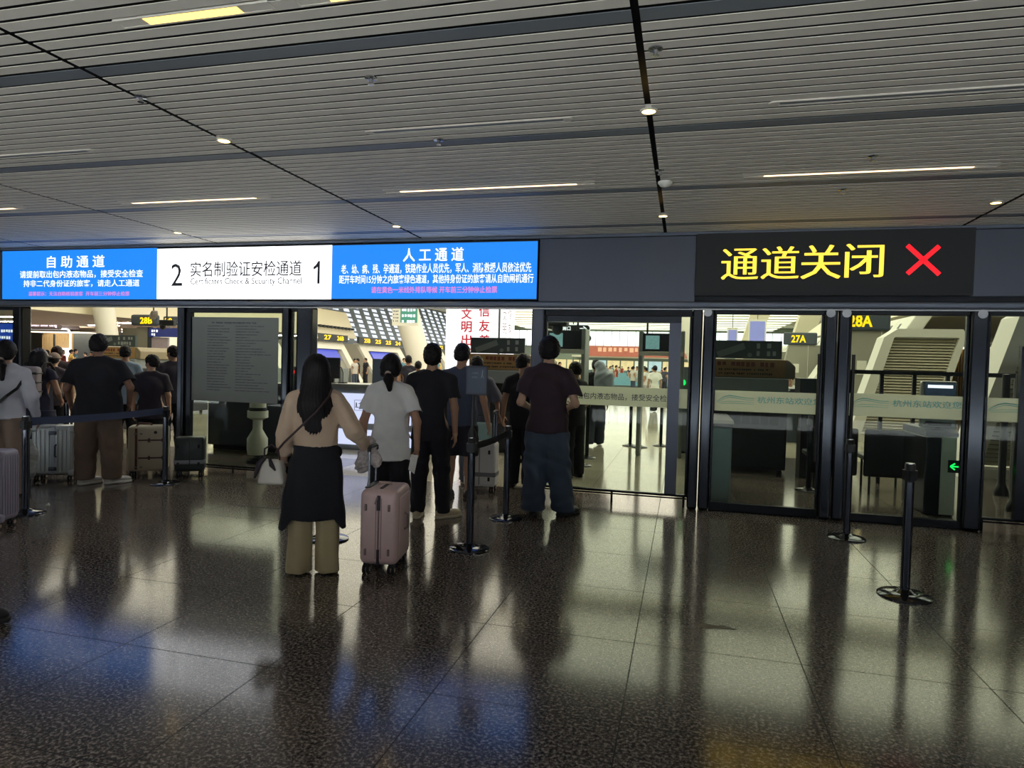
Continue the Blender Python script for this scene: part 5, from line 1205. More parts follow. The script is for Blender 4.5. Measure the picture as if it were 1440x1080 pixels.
t = stanchion(g3, 'steel queue post carrying a slate notice frame, between the queue and the open floor'); belt(t, (g3.x, g3.y + 0.04), (g4.x, g4.y - 0.04), 0.875, 0.06, M_belt2)
# notice frame on top of it
nf = thing('notice_frame', 'slate notice frame on a thin stem fixed on the middle queue post', 'sign', (g3.x, g3.y, 0.954))
A = at(657, 514, g3.y); B = at(684, 556, g3.y)
mb = MB(); mb.cyl((g3.x, g3.y, 0.954), (g3.x, g3.y, B.z), 0.014); mb.lathe([(0.036, 0.954), (0.036, 0.99), (0.02, 1.03), (0.014, 1.04)], (g3.x, g3.y, 0), 20); mb.build('stem', M_black, nf)
mb = MB(); mb.rbox(((A.x + B.x) / 2, g3.y, (A.z + B.z) / 2), (B.x - A.x + 0.012, 0.02, A.z - B.z), 0.008); mb.build('frame', mat('frame_slate', (52, 60, 76), 0.4), nf)
mb = MB(); mb.box(A.x + 0.012, B.x - 0.012, g3.y - 0.013, g3.y - 0.0105, B.z + 0.02, A.z - 0.02); pg = mb.build('sheet', mat('sheet_slate', (64, 76, 96), 0.5), nf)
M_pale = mat('sheet_print', (150, 160, 174), 0.6)
text('lettering', '人证核验', 0.062, 0.018, ((A.x + B.x) / 2 - 0.012, g3.y - 0.0135, 1.50), M_pale, pg); text('lettering', '请排队', 0.055, 0.016, ((A.x + B.x) / 2 - 0.014, g3.y - 0.0135, 1.465), M_pale, pg)
mb = MB(); cx_, cz_ = B.x - 0.034, 1.49; mb.ell((cx_, g3.y - 0.014, cz_ + 0.03), (0.005, 0.001, 0.005)); mb.bar((cx_, g3.y - .014, cz_ + .024), (cx_ - 0.004, g3.y - .014, cz_ - .005), 0.008, 0.001, up=(0, 1, 0)); mb.bar((cx_ - .003, g3.y - .014, cz_ - .003), (cx_ + 0.008, g3.y - .014, cz_ - .03), 0.005, 0.001, up=(0, 1, 0)); mb.bar((cx_ - .003, g3.y - .014, cz_ - .003), (cx_ - 0.012, g3.y - .014, cz_ - .03), 0.005, 0.001, up=(0, 1, 0)); mb.build('walking_icon', M_pale, pg)
stanchion(g4, 'steel queue post beside the white suitcase')
g5 = ground(480, 760); stanchion((g5.x - 0.12, g5.y, 0), 'steel queue post hidden behind the long haired woman')
stanchion(ground(1190, 757), 'steel queue post in front of the right closed doors, farther one', 0, 0.95)
stanchion(ground(1272, 838), 'steel queue post standing alone nearest on the right', 0.4, 0.95, base=0.178)
inner = None
for i, (px, py, lb) in enumerate([(886, 627, 'dark queue post behind the liquids notice, left of the pair'), (899, 629, 'dark queue post behind the liquids notice, right of the pair'), (929, 627, 'dark queue post behind the liquids notice, third from its left'),
      (953, 636, 'dark queue post beside the stile of the liquids leaf'), (825, 644, 'dark queue post behind the liquids leaf beside the walkers'), (818, 655, 'dark queue post nearest the man in the maroon shirt, behind the glass'), (1136, 690, 'dark queue post behind the left closed door')]):
    t = stanchion(ground(px, py), lb, 0, 1.0, base=0.16); t['group'] = 'dark queue posts inside the hall'
    for ch in t.children:
        if ch.name.startswith(('pole', 'base')): ch.data.materials.clear(); ch.data.materials.append(M_frame)

# ------------------------------------------------------------------ suitcases
def suitcase(label, loc, rotz, w, d, h, col, style, handle=0.0, hx=-1, metal=0.0, group=None, rough=0.4):
    """w across (X), d deep (Y), h high; the pull handle stands at the hx*X side"""
    t = thing('suitcase', label, 'suitcase', tuple(loc), rotz, group)
    m = mat('shell_' + '_'.join(map(str, col)), col, rough, metal, 0.05, 3.0); z0 = 0.07; H = h - z0
    md = mat('shell_dark_' + '_'.join(map(str, col)), tuple(int(c * 0.62) for c in col), rough, metal)
    mb = MB(); mb.rbox((0, 0, z0 + H / 2), (w, d, H), min(w, d) * 0.17, 5)
    if style == 'ribbed':
        n = 9
        for s in (-1, 1):
            for i in range(n):
                x = -w * 0.4 + i * w * 0.8 / (n - 1)
                if abs(x) > 0.03: mb.rbox((x, s * d / 2, z0 + H / 2), (w * 0.05, 0.012, H * 0.84), 0.004, 2)
            for i in range(7): mb.rbox((s * w / 2, -d * 0.36 + i * d * 0.12, z0 + H / 2), (0.012, d * 0.06, H * 0.84), 0.004, 2)
    if style == 'plain':
        for s in (-1, 1):
            mb.rbox((s * w / 2, 0, z0 + H / 2), (0.012, d * 0.74, H * 0.80), 0.005, 2)
    mb.build('shell', m, t, world=False)
    if style == 'plain':       # narrow faces carry the zip
        mb = MB(); q = 0.0
        mb.box(q - 0.006, q + 0.006, -d / 2 - 0.004, -d / 2 + 0.01, z0 + 0.05, h - 0.13); mb.box(q - 0.022, q - 0.018, -d / 2 - 0.003, -d / 2 + 0.01, z0 + 0.05, h - 0.06); mb.box(q + 0.018, q + 0.022, -d / 2 - 0.003, -d / 2 + 0.01, z0 + 0.05, h - 0.06)
        mb.build('seam', md, t, world=False)
        mb = MB(); mb.strip([(q, d / 2 - 0.1, h + 0.001), (q, -d / 2 + 0.07, h + 0.002), (q, -d / 2 + 0.02, h - 0.018), (q, -d / 2 - 0.002, h - 0.05), (q, -d / 2 - 0.004, h - 0.15)], (1, 0, 0), 0.026, 0.006)
        mb.box(q - 0.010, q + 0.010, -d / 2 - 0.006, -d / 2 + 0.01, z0 + 0.005, z0 + 0.12); zp = mb.build('zip', mat('zip_plum', (34, 22, 34), 0.5), t, world=False)
        mb = MB(); mb.bar((q - 0.008, -d / 2 - 0.012, h - 0.05), (q - 0.022, -d / 2 - 0.022, h - 0.10), 0.012, 0.004, up=(0, 1, 0)); mb.build('zip_puller', md, zp, world=False)
        for x in (-w * 0.33, w * 0.27):
            for z in (z0 + 0.10, h - 0.13):
                mb = MB(); mb.rbox((x, -d / 2 - 0.004, z), (0.018, 0.016, 0.05), 0.005, 2); mb.build('bumper', md, t, world=False)
        mb = MB(); mb.tube([(w / 2 + .004, -0.02, z0 + H * .42), (w / 2 + 0.03, -0.02, z0 + H * .45), (w / 2 + 0.03, -0.02, z0 + H * .62), (w / 2 + .004, -0.02, z0 + H * .65)], 0.009, 8); mb.build('side_handle', md, t, world=False)
        mb = MB(); mb.tube([(0.03, 0.02, h), (0.03, 0.02, h + 0.018), (-0.06, 0.02, h + 0.018), (-0.06, 0.02, h)], 0.01, 8); mb.build('top_handle', m, t, world=False)
    if style == 'ribbed':
        mb = MB(); mb.box(-0.022, 0.022, -d / 2 - 0.006, d / 2 + 0.006, z0 + 0.02, h - 0.015); mb.box(-0.022, 0.022, -d / 2 + .02, d / 2 - .02, h - 0.01, h + 0.006); mb.build('frame_seam', mat('frame_alu', (150, 156, 164), 0.3, 0.8), t, world=False)
        for z in (z0 + H * 0.14, z0 + H * 0.86):
            mb = MB(); mb.rbox((0.0, -d / 2 - 0.012, z), (0.085, 0.02, 0.045), 0.006, 2); mb.box(-0.02, 0.02, -d / 2 - 0.026, -d / 2 - 0.02, z - 0.012, z + 0.012); mb.build('latch', mat('latch_grey', (86, 92, 100), 0.3, 0.8), t, world=False)
        mb = MB(); mb.tube([(0.035, -d / 2 - 0.004, z0 + H * .38), (0.035, -d / 2 - 0.035, z0 + H * .40), (0.035, -d / 2 - 0.035, z0 + H * .60), (0.035, -d / 2 - 0.004, z0 + H * .62)], 0.011, 8); mb.build('side_handle', M_dgrey, t, world=False)
        for x in (-1, 1):
            for z in (z0 + 0.035, h - 0.035):
                mb = MB(); mb.rbox((x * (w / 2 - 0.03), -d / 2 + 0.028, z), (0.075, 0.075, 0.08), 0.022, 3); mb.build('corner_guard', m, t, world=False)
    if style == 'straps':
        st = mat('strap_brown', (78, 46, 34), 0.6)
        mb = MB(); mb.box(-w / 2 + w * 0.19, -w / 2 + w * 0.25, -d / 2 - 0.006, d / 2 + .006, z0 + 0.03, h - 0.03); mb.box(-w / 2 + w * 0.19, -w / 2 + w * 0.25, -d / 2 + .03, d / 2 - .03, h - 0.02, h + 0.005); mb.build('zip', st, t, world=False)
        for z in (z0 + H * 0.30, z0 + H * 0.69):
            mb = MB(); mb.box(-w / 2 + w * 0.27, w / 2 + 0.003, -d / 2 - 0.007, -d / 2 + 0.006, z - 0.009, z + 0.009); mb.build('strap', st, t, world=False)
            for x in (0.02, w * 0.38):
                mb = MB(); mb.rbox((x, -d / 2 - 0.009, z), (0.022, 0.012, 0.05), 0.004, 2); mb.build('buckle', st, t, world=False)
        mb = MB(); mb.tube([(-0.13, -0.03, h), (-0.12, -0.03, h + 0.025), (0.02, -0.03, h + 0.02), (0.04, -0.03, h)], 0.014, 8); mb.build('top_handle', st, t, world=False)
        mb = MB(); mb.cyl((w * 0.2, -d / 2 - 0.006, z0 + H * 0.86), (w * 0.2, -d / 2 + .004, z0 + H * 0.86), 0.02, n=18); mb.build('badge', M_black, t, world=False)
        for x in (-w * .36, -w * .22):
            for z in (z0 + 0.06, h - 0.1): mb = MB(); mb.rbox((x + .03, -d / 2 - 0.004, z), (0.03, 0.014, 0.02), 0.004, 2); mb.build('bumper', md, t, world=False)
    if style == 'band':
        mb = MB(); mb.rbox((0, 0, z0 + H * 0.28), (w + 0.008, d + 0.008, 0.055), 0.01, 2); mb.build('band', mat('band_grey', (130, 134, 142), 0.4), t, world=False)
        for x in (-w * 0.38, w * 0.3):
            for z in (z0 + 0.1, h - 0.12): mb = MB(); mb.rbox((x, -d / 2 - 0.003, z), (0.028, 0.014, 0.05), 0.006, 2); mb.build('bumper', M_black, t, world=False)
        mb = MB(); mb.box(-0.006, 0.006, -d / 2 - 0.004, -d / 2 + 0.01, z0 + 0.03, h - 0.03); mb.build('seam', md, t, world=False)
    # wheels
    wx = w / 2 - 0.05; wy = d / 2 - 0.05
    for sx in (-1, 1):
        for sy in (-1, 1):
            c = MB(); c.box(sx * wx - 0.022, sx * wx + 0.022, sy * wy - 0.025, sy * wy + 0.025, 0.045, z0 + 0.012); co = c.build('caster', M_black, t, world=False, bevel=0.006)
            for o in (-0.016, 0.016):
                wl = MB(); wl.cyl((sx * wx + o - 0.009, sy * wy + 0.012 * sy, 0.032), (sx * wx + o + 0.009, sy * wy + 0.012 * sy, 0.032), 0.032, n=20); wl.build('wheel', M_rubber, co, world=False)
            hb = MB(); hb.cyl((sx * wx - 0.0265, sy * wy + 0.012 * sy, 0.032), (sx * wx + 0.0265, sy * wy + 0.012 * sy, 0.032), 0.018, n=16); hb.build('hub', mat('wheel_hub', (160, 140, 132), 0.4), co, world=False)
    if handle:
        x = hx * (w / 2 - 0.035); mh = mat('handle_tube', (130, 136, 146), 0.25, 0.8)
        hb = MB()
        for y in (-0.085, 0.085): hb.cyl((x, y, h - 0.02), (x, y, h + handle - 0.02), 0.010, n=12)
        ho = hb.build('pull_handle', mh, t, world=False)
        g = MB(); g.tube([(x, -0.10, h + handle - 0.035), (x, -0.095, h + handle - 0.01), (x, -0.07, h + handle), (x, 0.07, h + handle), (x, 0.095, h + handle - 0.01), (x, 0.10, h + handle - 0.035)], 0.015, 10); g.build('grip', M_black, ho, world=False)
        pt = MB(); pt.box(x - 0.02, x + 0.02, -0.12, 0.12, h - 0.005, h + 0.006); pt.build('handle_plate', M_black, t, world=False)
    return t
gp = ground(537, 800)
PINK = Vector((gp.x, gp.y + 0.05, 0))
suitcase('dusty pink suitcase with a dark zip beside the long haired woman', PINK, 0.17, 0.29, 0.40, 0.63, (210, 182, 180), 'plain', 0.30, -1)
g = ground(70, 676); suitcase('ribbed silver metal suitcase behind the left queue belt', (g.x, g.y + 0.1, 0), 0.5, 0.46, 0.27, 0.68, (176, 182, 182), 'ribbed', 0.0, -1, 0.55)
g = ground(205, 669); suitcase('cream suitcase with brown straps behind the left queue belt', (g.x, g.y + 0.05, 0), 0.62, 0.46, 0.28, 0.66, (186, 176, 152), 'straps')
g = ground(232, 676); suitcase('dark green suitcase half hidden behind the queue post by the notice leaf', (g.x + 0.02, g.y + 0.42, 0), 0.6, 0.36, 0.24, 0.52, (44, 54, 54), 'band')
g = ground(676, 690); suitcase('white suitcase with a grey band in the open queue lane', (g.x, g.y, 0), 0.1, 0.40, 0.26, 0.62, (226, 230, 232), 'band', 0.38, 1)
g = ground(-34, 745); suitcase('lavender grey suitcase cut by the left edge of the view', (g.x, g.y + 0.1, 0), 0.3, 0.40, 0.26, 0.70, (158, 152, 172), 'ribbed')

# ------------------------------------------------------------------ people in front of the doors
BLK = (24, 25, 32); NAVY = (30, 32, 48)
def px_pos(px, py, back=0.1): g = ground(px, py); return Vector((g.x, g.y, 0)) * (1 + back / g.y)
def look(px): return math.atan2(-at(px, 520, 5).x, 5)     # heading that shows the camera a plain back view
# woman with long hair
wp = Vector((-2.62, 4.36, 0)); WH = 0.42
Rz = Matrix.Rotation(WH, 4, 'Z')
w_root = person('woman with very long black hair in a beige blouse holding the pink suitcase handle', wp, 1.59, WH, dict(
    vox=0.010, sh=0.165, bw=0.92, skin='a', seed=2, hair='long', hlen=0.55, hth=0.016,
    arms={'R': ((0.30, -0.02, 1.16), (0.40, 0.16, 1.005)), 'L': ((-0.235, -0.02, 1.13), (-0.255, 0.06, 0.90))}, curl={'R': 0.95}, hd={'R': (0.55, 0.8, -0.25)}, thumb={'R': (-0.3, 0.5, 0.7)},
    legs={'R': ((0.104, 0.01, 0.50), (0.116, -0.02, 0.085)), 'L': ((-0.104, 0.0, 0.50), (-0.114, -0.02, 0.085))},
    top=dict(name='beige_blouse', col=(206, 182, 158), loose=0.030, hem=0.94, hemr=0.15, sleeve=1.97, cuff=0.042, wr=0.010, kind='blouse'),
    bottom=dict(name='khaki', col=(182, 168, 132), r=(0.10, 0.092, 0.095), wr=0.004, ws=0.3, folds=0.008, drop=0.16, end=0.012, flat=0.95, top=0.55),
    shoe=dict(name='black', col=(24, 22, 24), sole=(24, 24, 26))))
# dark jacket knotted round her waist
k = 1.59 / 1.75
f = Field((-0.4, -0.36, 0.3), (0.4, 0.36, 1.15), 0.010)
f.cone((0, 0, 1.02), (0, -0.01, 0.42), 0.178, 0.225, 0.03, sx=1.05, sy=1.4)
f.cone((-0.15, -0.04, 0.9), (-0.205, -0.05, 0.38), 0.055, 0.065, 0.04); f.cone((0.15, -0.03, 0.9), (0.20, -0.03, 0.36), 0.055, 0.065, 0.04)
f.cone((-0.15, 0.12, 0.97), (0.15, 0.12, 0.97), 0.05, 0.05, 0.03); f.ell((0, 0.18, 0.97), (0.06, 0.04, 0.05), 0.02)
f.wrinkle(0.010, 0.8, 5, 0.4)
g_ = Field((-0.4, -0.36, 0.3), (0.4, 0.36, 1.15), 0.010)
xx = g_.ax[0][:, None, None]; zz = g_.ax[2][None, None, :]; yy = g_.ax[1][None, :, None]
hemz = 0.45 - 0.085 * np.clip((np.abs(xx) - 0.165) / 0.06, 0, 1)
f.F = np.maximum(f.F, (hemz - zz) + 0 * yy).astype(np.float32); f.F = np.maximum(f.F, (zz - 1.045) + 0 * xx + 0 * yy).astype(np.float32)
field_object('tied_jacket', [f], mat('cloth_black_jacket', (20, 22, 30), 0.85, bump=0.2, bscale=200), w_root, k)
# her bag
def local(root_loc, rot, p): return Vector(root_loc) + (Matrix.Rotation(rot, 3, 'Z') @ Vector(p))
t = thing('shoulder_bag', 'small cream shoulder bag on the left hip of the long haired woman', 'bag', tuple(local(wp, WH, (-0.30, -0.02, 0.66))), WH - 0.25)
mb = MB(); mb.rbox((0, 0, 0.09), (0.20, 0.09, 0.18), 0.022, 3); mb.v = [(x * (1 - 0.25 * z / 0.18), y, z) for x, y, z in mb.v]; mb.build('pouch', mat('bag_cream', (212, 206, 196), 0.5), t, world=False)
mb = MB(); mb.tube([(-0.06, -0.01, 0.17), (-0.05, -0.02, 0.26), (0.0, -0.02, 0.29), (0.05, -0.02, 0.26), (0.06, -0.01, 0.17)], 0.007, 8); mb.build('handle', mat('bag_brown', (58, 40, 42), 0.6), t, world=False)
mb = MB(); mb.tube([(-0.03, -0.05, 0.2), (-0.07, -0.06, 0.16), (-0.09, -0.06, 0.10), (-0.11, -0.05, 0.05)], [0.012, 0.02, 0.016, 0.008], 8); mb.tube([(0.0, -0.05, 0.2), (0.02, -0.06, 0.15), (0.05, -0.06, 0.11)], [0.01, 0.018, 0.006], 8); mb.build('scarf', mat('scarf_dark', (52, 44, 52), 0.8, var=0.9, scale=60), t, world=False)
inv = Matrix.Rotation(-(WH - 0.25), 3, 'Z')
def bl(p): return inv @ (local(wp, WH, p) - local(wp, WH, (-0.30, -0.02, 0.66)))
mb = MB(); mb.tube([bl(q) for q in [(-0.27, -0.05, 0.90), (-0.20, -0.155, 0.98), (-0.10, -0.195, 1.08), (0.02, -0.21, 1.20), (0.11, -0.17, 1.32), (0.115, -0.06, 1.37), (0.11, 0.03, 1.36)]], 0.008, 8); mb.build('strap', mat('bag_brown', (58, 40, 42), 0.6), t, world=False)
# patterned scarf bundle over the suitcase handle
hp_ = PINK + Vector((-0.12, 0.0, 0.0))
t = thing('scarf', 'bunched pale patterned scarf hung on the pink suitcase handle', 'scarf', (hp_.x - 0.05, hp_.y + 0.02, 0.74))
f = Field((-0.16, -0.14, -0.03), (0.16, 0.14, 0.28), 0.007); f.cone((0, 0, 0.2), (-0.03, -0.03, 0.03), 0.045, 0.055, 0.03); f.cone((0.0, 0.02, 0.21), (0.05, 0.04, 0.06), 0.04, 0.045, 0.02); f.cone((-0.02, -0.02, 0.2), (-0.06, 0.02, 0.1), 0.03, 0.03, 0.02); f.wrinkle(0.010, 2.0, 3, 1.0)
field_object('fabric', [f], mat('scarf_pattern', (196, 186, 186), 0.8, var=0.75, scale=45), t)

person('woman with a low ponytail in a loose white T-shirt and black trousers', Vector((at(550, 520, 5.42).x, 5.42, 0)), 1.62, look(552) - 0.12, dict(
    vox=0.010, sh=0.160, bw=0.9, skin='b', seed=4, hair='pony', hyaw=-0.12, hth=0.016,
    arms={'R': ((0.26, -0.03, 1.13), (0.262, 0.02, 0.88))}, curl={'R': 0.7},
    top=dict(name='white_tee', col=(244, 248, 250), loose=0.042, hem=0.76, hemr=0.17, sleeve=0.85, sr=0.085, wr=0.009, kind='t_shirt'),
    bottom=dict(name='black_slacks', col=(26, 26, 34), r=(0.11, 0.095, 0.085))))
t = thing('paper_slip', 'white paper slip in the right hand of the woman with the ponytail', 'paper', tuple(at(582, 650, 5.36))); c = at(582, 650, 5.36)
mb = MB(); mb._add([(c.x - 0.02, c.y - 0.01, c.z + 0.07), (c.x + 0.03, c.y + 0.02, c.z + 0.06), (c.x + 0.015, c.y - 0.02, c.z - 0.1), (c.x - 0.035, c.y - 0.04, c.z - 0.06), (c.x - 0.02, c.y - 0.008, c.z + 0.07), (c.x + 0.03, c.y + 0.022, c.z + 0.06), (c.x + 0.015, c.y - 0.018, c.z - 0.1), (c.x - 0.035, c.y - 0.038, c.z - 0.06)], [(0, 1, 2, 3), (7, 6, 5, 4), (0, 4, 5, 1), (1, 5, 6, 2), (2, 6, 7, 3), (3, 7, 4, 0)]); mb.build('slip', mat('paper_white', (232, 232, 230), 0.7), t)

person('man in a black T-shirt and black trousers with beige shoes', px_pos(603, 732), 1.74, look(600) - 0.08, dict(
    vox=0.011, sh=0.19, bw=0.98, skin='b', seed=6, hair='short', hth=0.02, nape=-0.07,
    arms={'R': ((0.235, -0.02, 1.13), (0.245, 0.03, 0.88))}, legs={'R': ((0.115, 0.01, 0.50), (0.14, 0.0, 0.085)), 'L': ((-0.105, 0.015, 0.50), (-0.12, 0.02, 0.085))}, toes={'R': 1.0, 'L': 0.1},
    top=dict(name='black_tee', col=(25, 27, 36), loose=0.035, hem=0.80, sleeve=0.8, sr=0.085, kind='t_shirt'),
    bottom=dict(name='black_chinos', col=(24, 25, 34), r=(0.105, 0.085, 0.075), end=0.06), shoe=dict(name='beige', col=(196, 180, 150), sole=(214, 204, 180))))
person('tall man in a slate blue T-shirt and dark shorts', px_pos(645, 704), 1.78, look(640) - 0.25, dict(
    vox=0.012, sh=0.185, bw=0.96, skin='b', seed=8, hair='short', hth=0.017,
    arms={'R': ((0.27, -0.03, 1.14), (0.31, 0.03, 0.90))},
    top=dict(name='slate_tee', col=(70, 80, 104), loose=0.03, hem=0.84, sleeve=0.75, sr=0.08, kind='t_shirt'),
    bottom=dict(name='dark_shorts', col=(28, 30, 42), r=(0.115, 0.11, 0.1), end=0.50, kind='shorts'), shoe=dict(name='dark', col=(40, 38, 38), sole=(60, 58, 56))))
person('person in a grey shirt holding the handle of the white suitcase', Vector((at(670, 520, 8.35).x, 8.35, 0)), 1.66, look(672) + 0.1, dict(
    vox=0.013, sh=0.18, bw=1.0, skin='c', seed=9, hair='short', hyaw=0.3,
    arms={'R': ((0.30, -0.02, 1.17), (0.30, -0.16, 0.97))}, curl={'R': 1.0}, hd={'R': (0.2, -0.5, -0.6)},
    top=dict(name='grey_shirt', col=(92, 96, 112), loose=0.045, hem=0.80, sleeve=1.1, sr=0.08), bottom=dict(name='grey_trousers', col=(86, 92, 104), r=(0.12, 0.11, 0.1))))
t = thing('tote_bag', 'pale teal bag beside the white suitcase', 'bag', tuple(at(679, 612, 7.95) - Vector((0, 0, 0.02)))); mb = MB(); mb.rbox((0, 0, 0.06), (0.24, 0.10, 0.26), 0.03, 3); mb.v = [(x * (0.85 + 0.6 * abs(z - 0.06)), y, z - 0.02 * math.cos(x * 12)) for x, y, z in mb.v]; mb.build('pouch', mat('bag_teal', (150, 182, 178), 0.6), t, world=False)
mb = MB(); mb.tube([(-0.08, 0, 0.17), (-0.07, 0, 0.27), (0.07, 0, 0.27), (0.08, 0, 0.17)], 0.008); mb.build('handle', M_dgrey, t, world=False)
person('person in a black T-shirt with bare arms just behind the man in the maroon shirt', Vector((at(736, 520, 8.3).x, 8.3, 0)), 1.70, look(736) - 0.25, dict(
    vox=0.013, sh=0.18, bw=0.95, skin='b', seed=10, hair='short', hyaw=-0.5, arms={'L': ((-0.26, 0.02, 1.14), (-0.30, 0.13, 0.92))},
    top=dict(name='black_tee', col=(25, 27, 36), loose=0.03, hem=0.80, sleeve=0.75, kind='t_shirt'), bottom=dict(name='black_chinos', col=(24, 25, 34), r=(0.11, 0.1, 0.09))))
person('man in a dark maroon T-shirt and loose blue jeans at the open lane', px_pos(766, 727), 1.84, look(768) - 0.1, dict(
    vox=0.010, sh=0.19, bw=1.0, skin='a', seed=12, hair='short', hth=0.032, nape=-0.06,
    arms={'R': ((0.275, -0.03, 1.13), (0.20, 0.20, 1.08)), 'L': ((-0.27, -0.03, 1.13), (-0.2, 0.2, 1.06))}, legs={'R': ((0.12, 0.02, 0.50), (0.185, 0.0, 0.085)), 'L': ((-0.11, 0.01, 0.50), (-0.12, -0.02, 0.085))}, toes={'R': 0.75, 'L': -0.1},
    top=dict(name='maroon_tee', col=(52, 38, 48), loose=0.045, hem=0.83, hemr=0.168, sleeve=0.92, sr=0.09, wr=0.009, kind='t_shirt'),
    bottom=dict(name='blue_jeans', col=(62, 76, 94), r=(0.125, 0.12, 0.115), wr=0.011, kind='jeans', end=0.05), shoe=dict(name='black', col=(24, 22, 24), sole=(40, 40, 42))))
person('heavy man in a black T-shirt and brown trousers with white trainers', px_pos(137, 684), 1.78, look(137) - 0.2, dict(
    vox=0.011, sh=0.215, bw=1.2, skin='c', seed=14, hair='short', hth=0.022,
    arms={'R': ((0.34, -0.04, 1.16), (0.30, 0.14, 0.96)), 'L': ((-0.31, -0.03, 1.13), (-0.30, 0.12, 0.93))}, legs={'R': ((0.14, 0.015, 0.50), (0.15, 0.0, 0.085)), 'L': ((-0.12, 0.015, 0.50), (-0.13, 0.0, 0.085))}, toes={'R': 1.0, 'L': 0.75},
    top=dict(name='black_tee', col=(25, 27, 36), loose=0.055, hem=0.78, hemr=0.18, sleeve=0.95, sr=0.1, kind='t_shirt'),
    bottom=dict(name='brown_trousers', col=(112, 94, 82), r=(0.13, 0.12, 0.105), end=0.07), shoe=dict(name='white', col=(212, 210, 204), sole=(224, 222, 216))))
person('short person in a dark top with the face turned aside, behind the cream suitcase', Vector((at(213, 520, 7.75).x, 7.75, 0)), 1.56, look(215) - 0.1, dict(
    vox=0.012, sh=0.185, bw=1.1, skin='a', seed=15, hair='short', hyaw=0.9, hth=0.02,
    top=dict(name='plum_tee', col=(40, 36, 50), loose=0.045, hem=0.76, sleeve=0.95, sr=0.09, kind='t_shirt'), bottom=dict(name='black_chinos', col=(24, 25, 34))))
hw = px_pos(8, 700)
person('woman with a ponytail in a white long sleeved top at the left edge', hw, 1.67, look(14) - 0.3, dict(
    vox=0.011, sh=0.175, bw=0.95, skin='a', seed=16, hair='pony', ponyz=-0.09, ponyl=0.22, hyaw=-0.15, hth=0.02,
    arms={'R': ((0.25, -0.02, 1.14), (0.27, 0.10, 0.90))},
    top=dict(name='white_longsleeve', col=(206, 208, 220), loose=0.028, hem=0.88, sleeve=1.95, wr=0.007),
    bottom=dict(name='taupe_trousers', col=(146, 126, 112), r=(0.105, 0.10, 0.105), drop=0.12, folds=0.008, wr=0.004, end=0.03)))
HL = look(14) - 0.3
t = thing('backpack', 'black bag on the back of the woman at the left edge', 'bag', tuple(local(hw, HL, (-0.16, -0.2, 0.92))), HL)
mb = MB(); mb.rbox((0, -0.02, 0.19), (0.20, 0.14, 0.40), 0.05, 4); mb.build('body', M_black, t, world=False)
mb = MB(); mb.strip([(0.06, 0.03, 0.02), (0.22, 0.02, 0.18), (0.30, 0.07, 0.26), (0.33, 0.16, 0.36)], (0, 0, 1), 0.03, 0.006); mb.strip([(0.0, 0.05, 0.36), (0.02, 0.10, 0.47), (0.03, 0.19, 0.53), (0.03, 0.27, 0.48)], (1, 0, 0), 0.04, 0.008); mb.build('strap', M_black, t, world=False)
t = thing('carrier_bag', 'pale floral carrier bag hanging in front of the silver suitcase', 'bag', tuple(at(40, 672, 5.95)), 0.3)
f = Field((-0.16, -0.1, -0.02), (0.16, 0.1, 0.5), 0.008); f.cone((0, 0, 0.08), (0.0, 0, 0.28), 0.085, 0.10, 0.04, sx=1, sy=1.6); f.cone((0, 0, 0.28), (0.02, 0, 0.42), 0.09, 0.03, 0.04, sx=1, sy=1.6); f.wrinkle(0.006, 2.0, 2, 1.0); field_object('sack', [f], mat('bag_floral', (196, 204, 200), 0.6, var=0.35, scale=40), t)
mb = MB(); mb.tube([(0.0, 0, 0.42), (0.03, 0, 0.56), (0.0, 0, 0.60), (-0.02, 0, 0.46)], 0.006); mb.build('handle', M_white, t, world=False)
cw = Vector((at(55, 520, 7.0).x, 7.0, 0)); CH = look(55) - 0.5
person('woman in a white cap with a striped backpack, left queue', cw, 1.60, CH, dict(
    vox=0.012, sh=0.17, bw=0.95, skin='b', seed=17, hair='long', hlen=0.26, hpitch=-0.15, cap=('white', (196, 192, 190)), arms={'R': ((0.25, 0.02, 1.13), (0.2, 0.2, 1.0)), 'L': ((-0.25, 0.02, 1.13), (-0.2, 0.2, 1.0))},
    top=dict(name='navy_top', col=(44, 46, 66), loose=0.03, hem=0.86, sleeve=0.5, kind='t_shirt'), bottom=dict(name='navy_skirt', col=(38, 42, 64), r=(0.13, 0.13, 0.12))))
t = thing('backpack', 'grey backpack with black stripes on the woman in the white cap', 'bag', tuple(local(cw, CH, (0, -0.24, 0.98))), CH)
mb = MB(); mb.rbox((0, 0, 0.2), (0.28, 0.16, 0.42), 0.05, 4); mb.build('body', mat('backpack_grey', (150, 140, 142), 0.7), t, world=False)
for z in (0.08, 0.2, 0.32): mb = MB(); mb.rbox((0, -0.005, z), (0.284, 0.164, 0.03), 0.012, 2); mb.build('stripe', M_black, t, world=False)
for s in (-1, 1): mb = MB(); mb.strip([(s * 0.09, 0.07, 0.38), (s * 0.10, 0.14, 0.46), (s * 0.11, 0.27, 0.46), (s * 0.12, 0.37, 0.36), (s * 0.13, 0.36, 0.22)], (1, 0, 0), 0.04, 0.008); mb.build('strap', M_black, t, world=False)
person('person in a light cap in the left queue beyond the doors', Vector((at(76, 520, 8.6).x, 8.6, 0)), 1.55, look(76) - 0.3, dict(
    vox=0.016, sh=0.17, skin='a', hair='short', cap=('tan', (150, 132, 126)), seed=18, top=dict(name='dusk_top', col=(70, 62, 74), loose=0.03), bottom=dict(name='black_slacks', col=(26, 26, 34))))
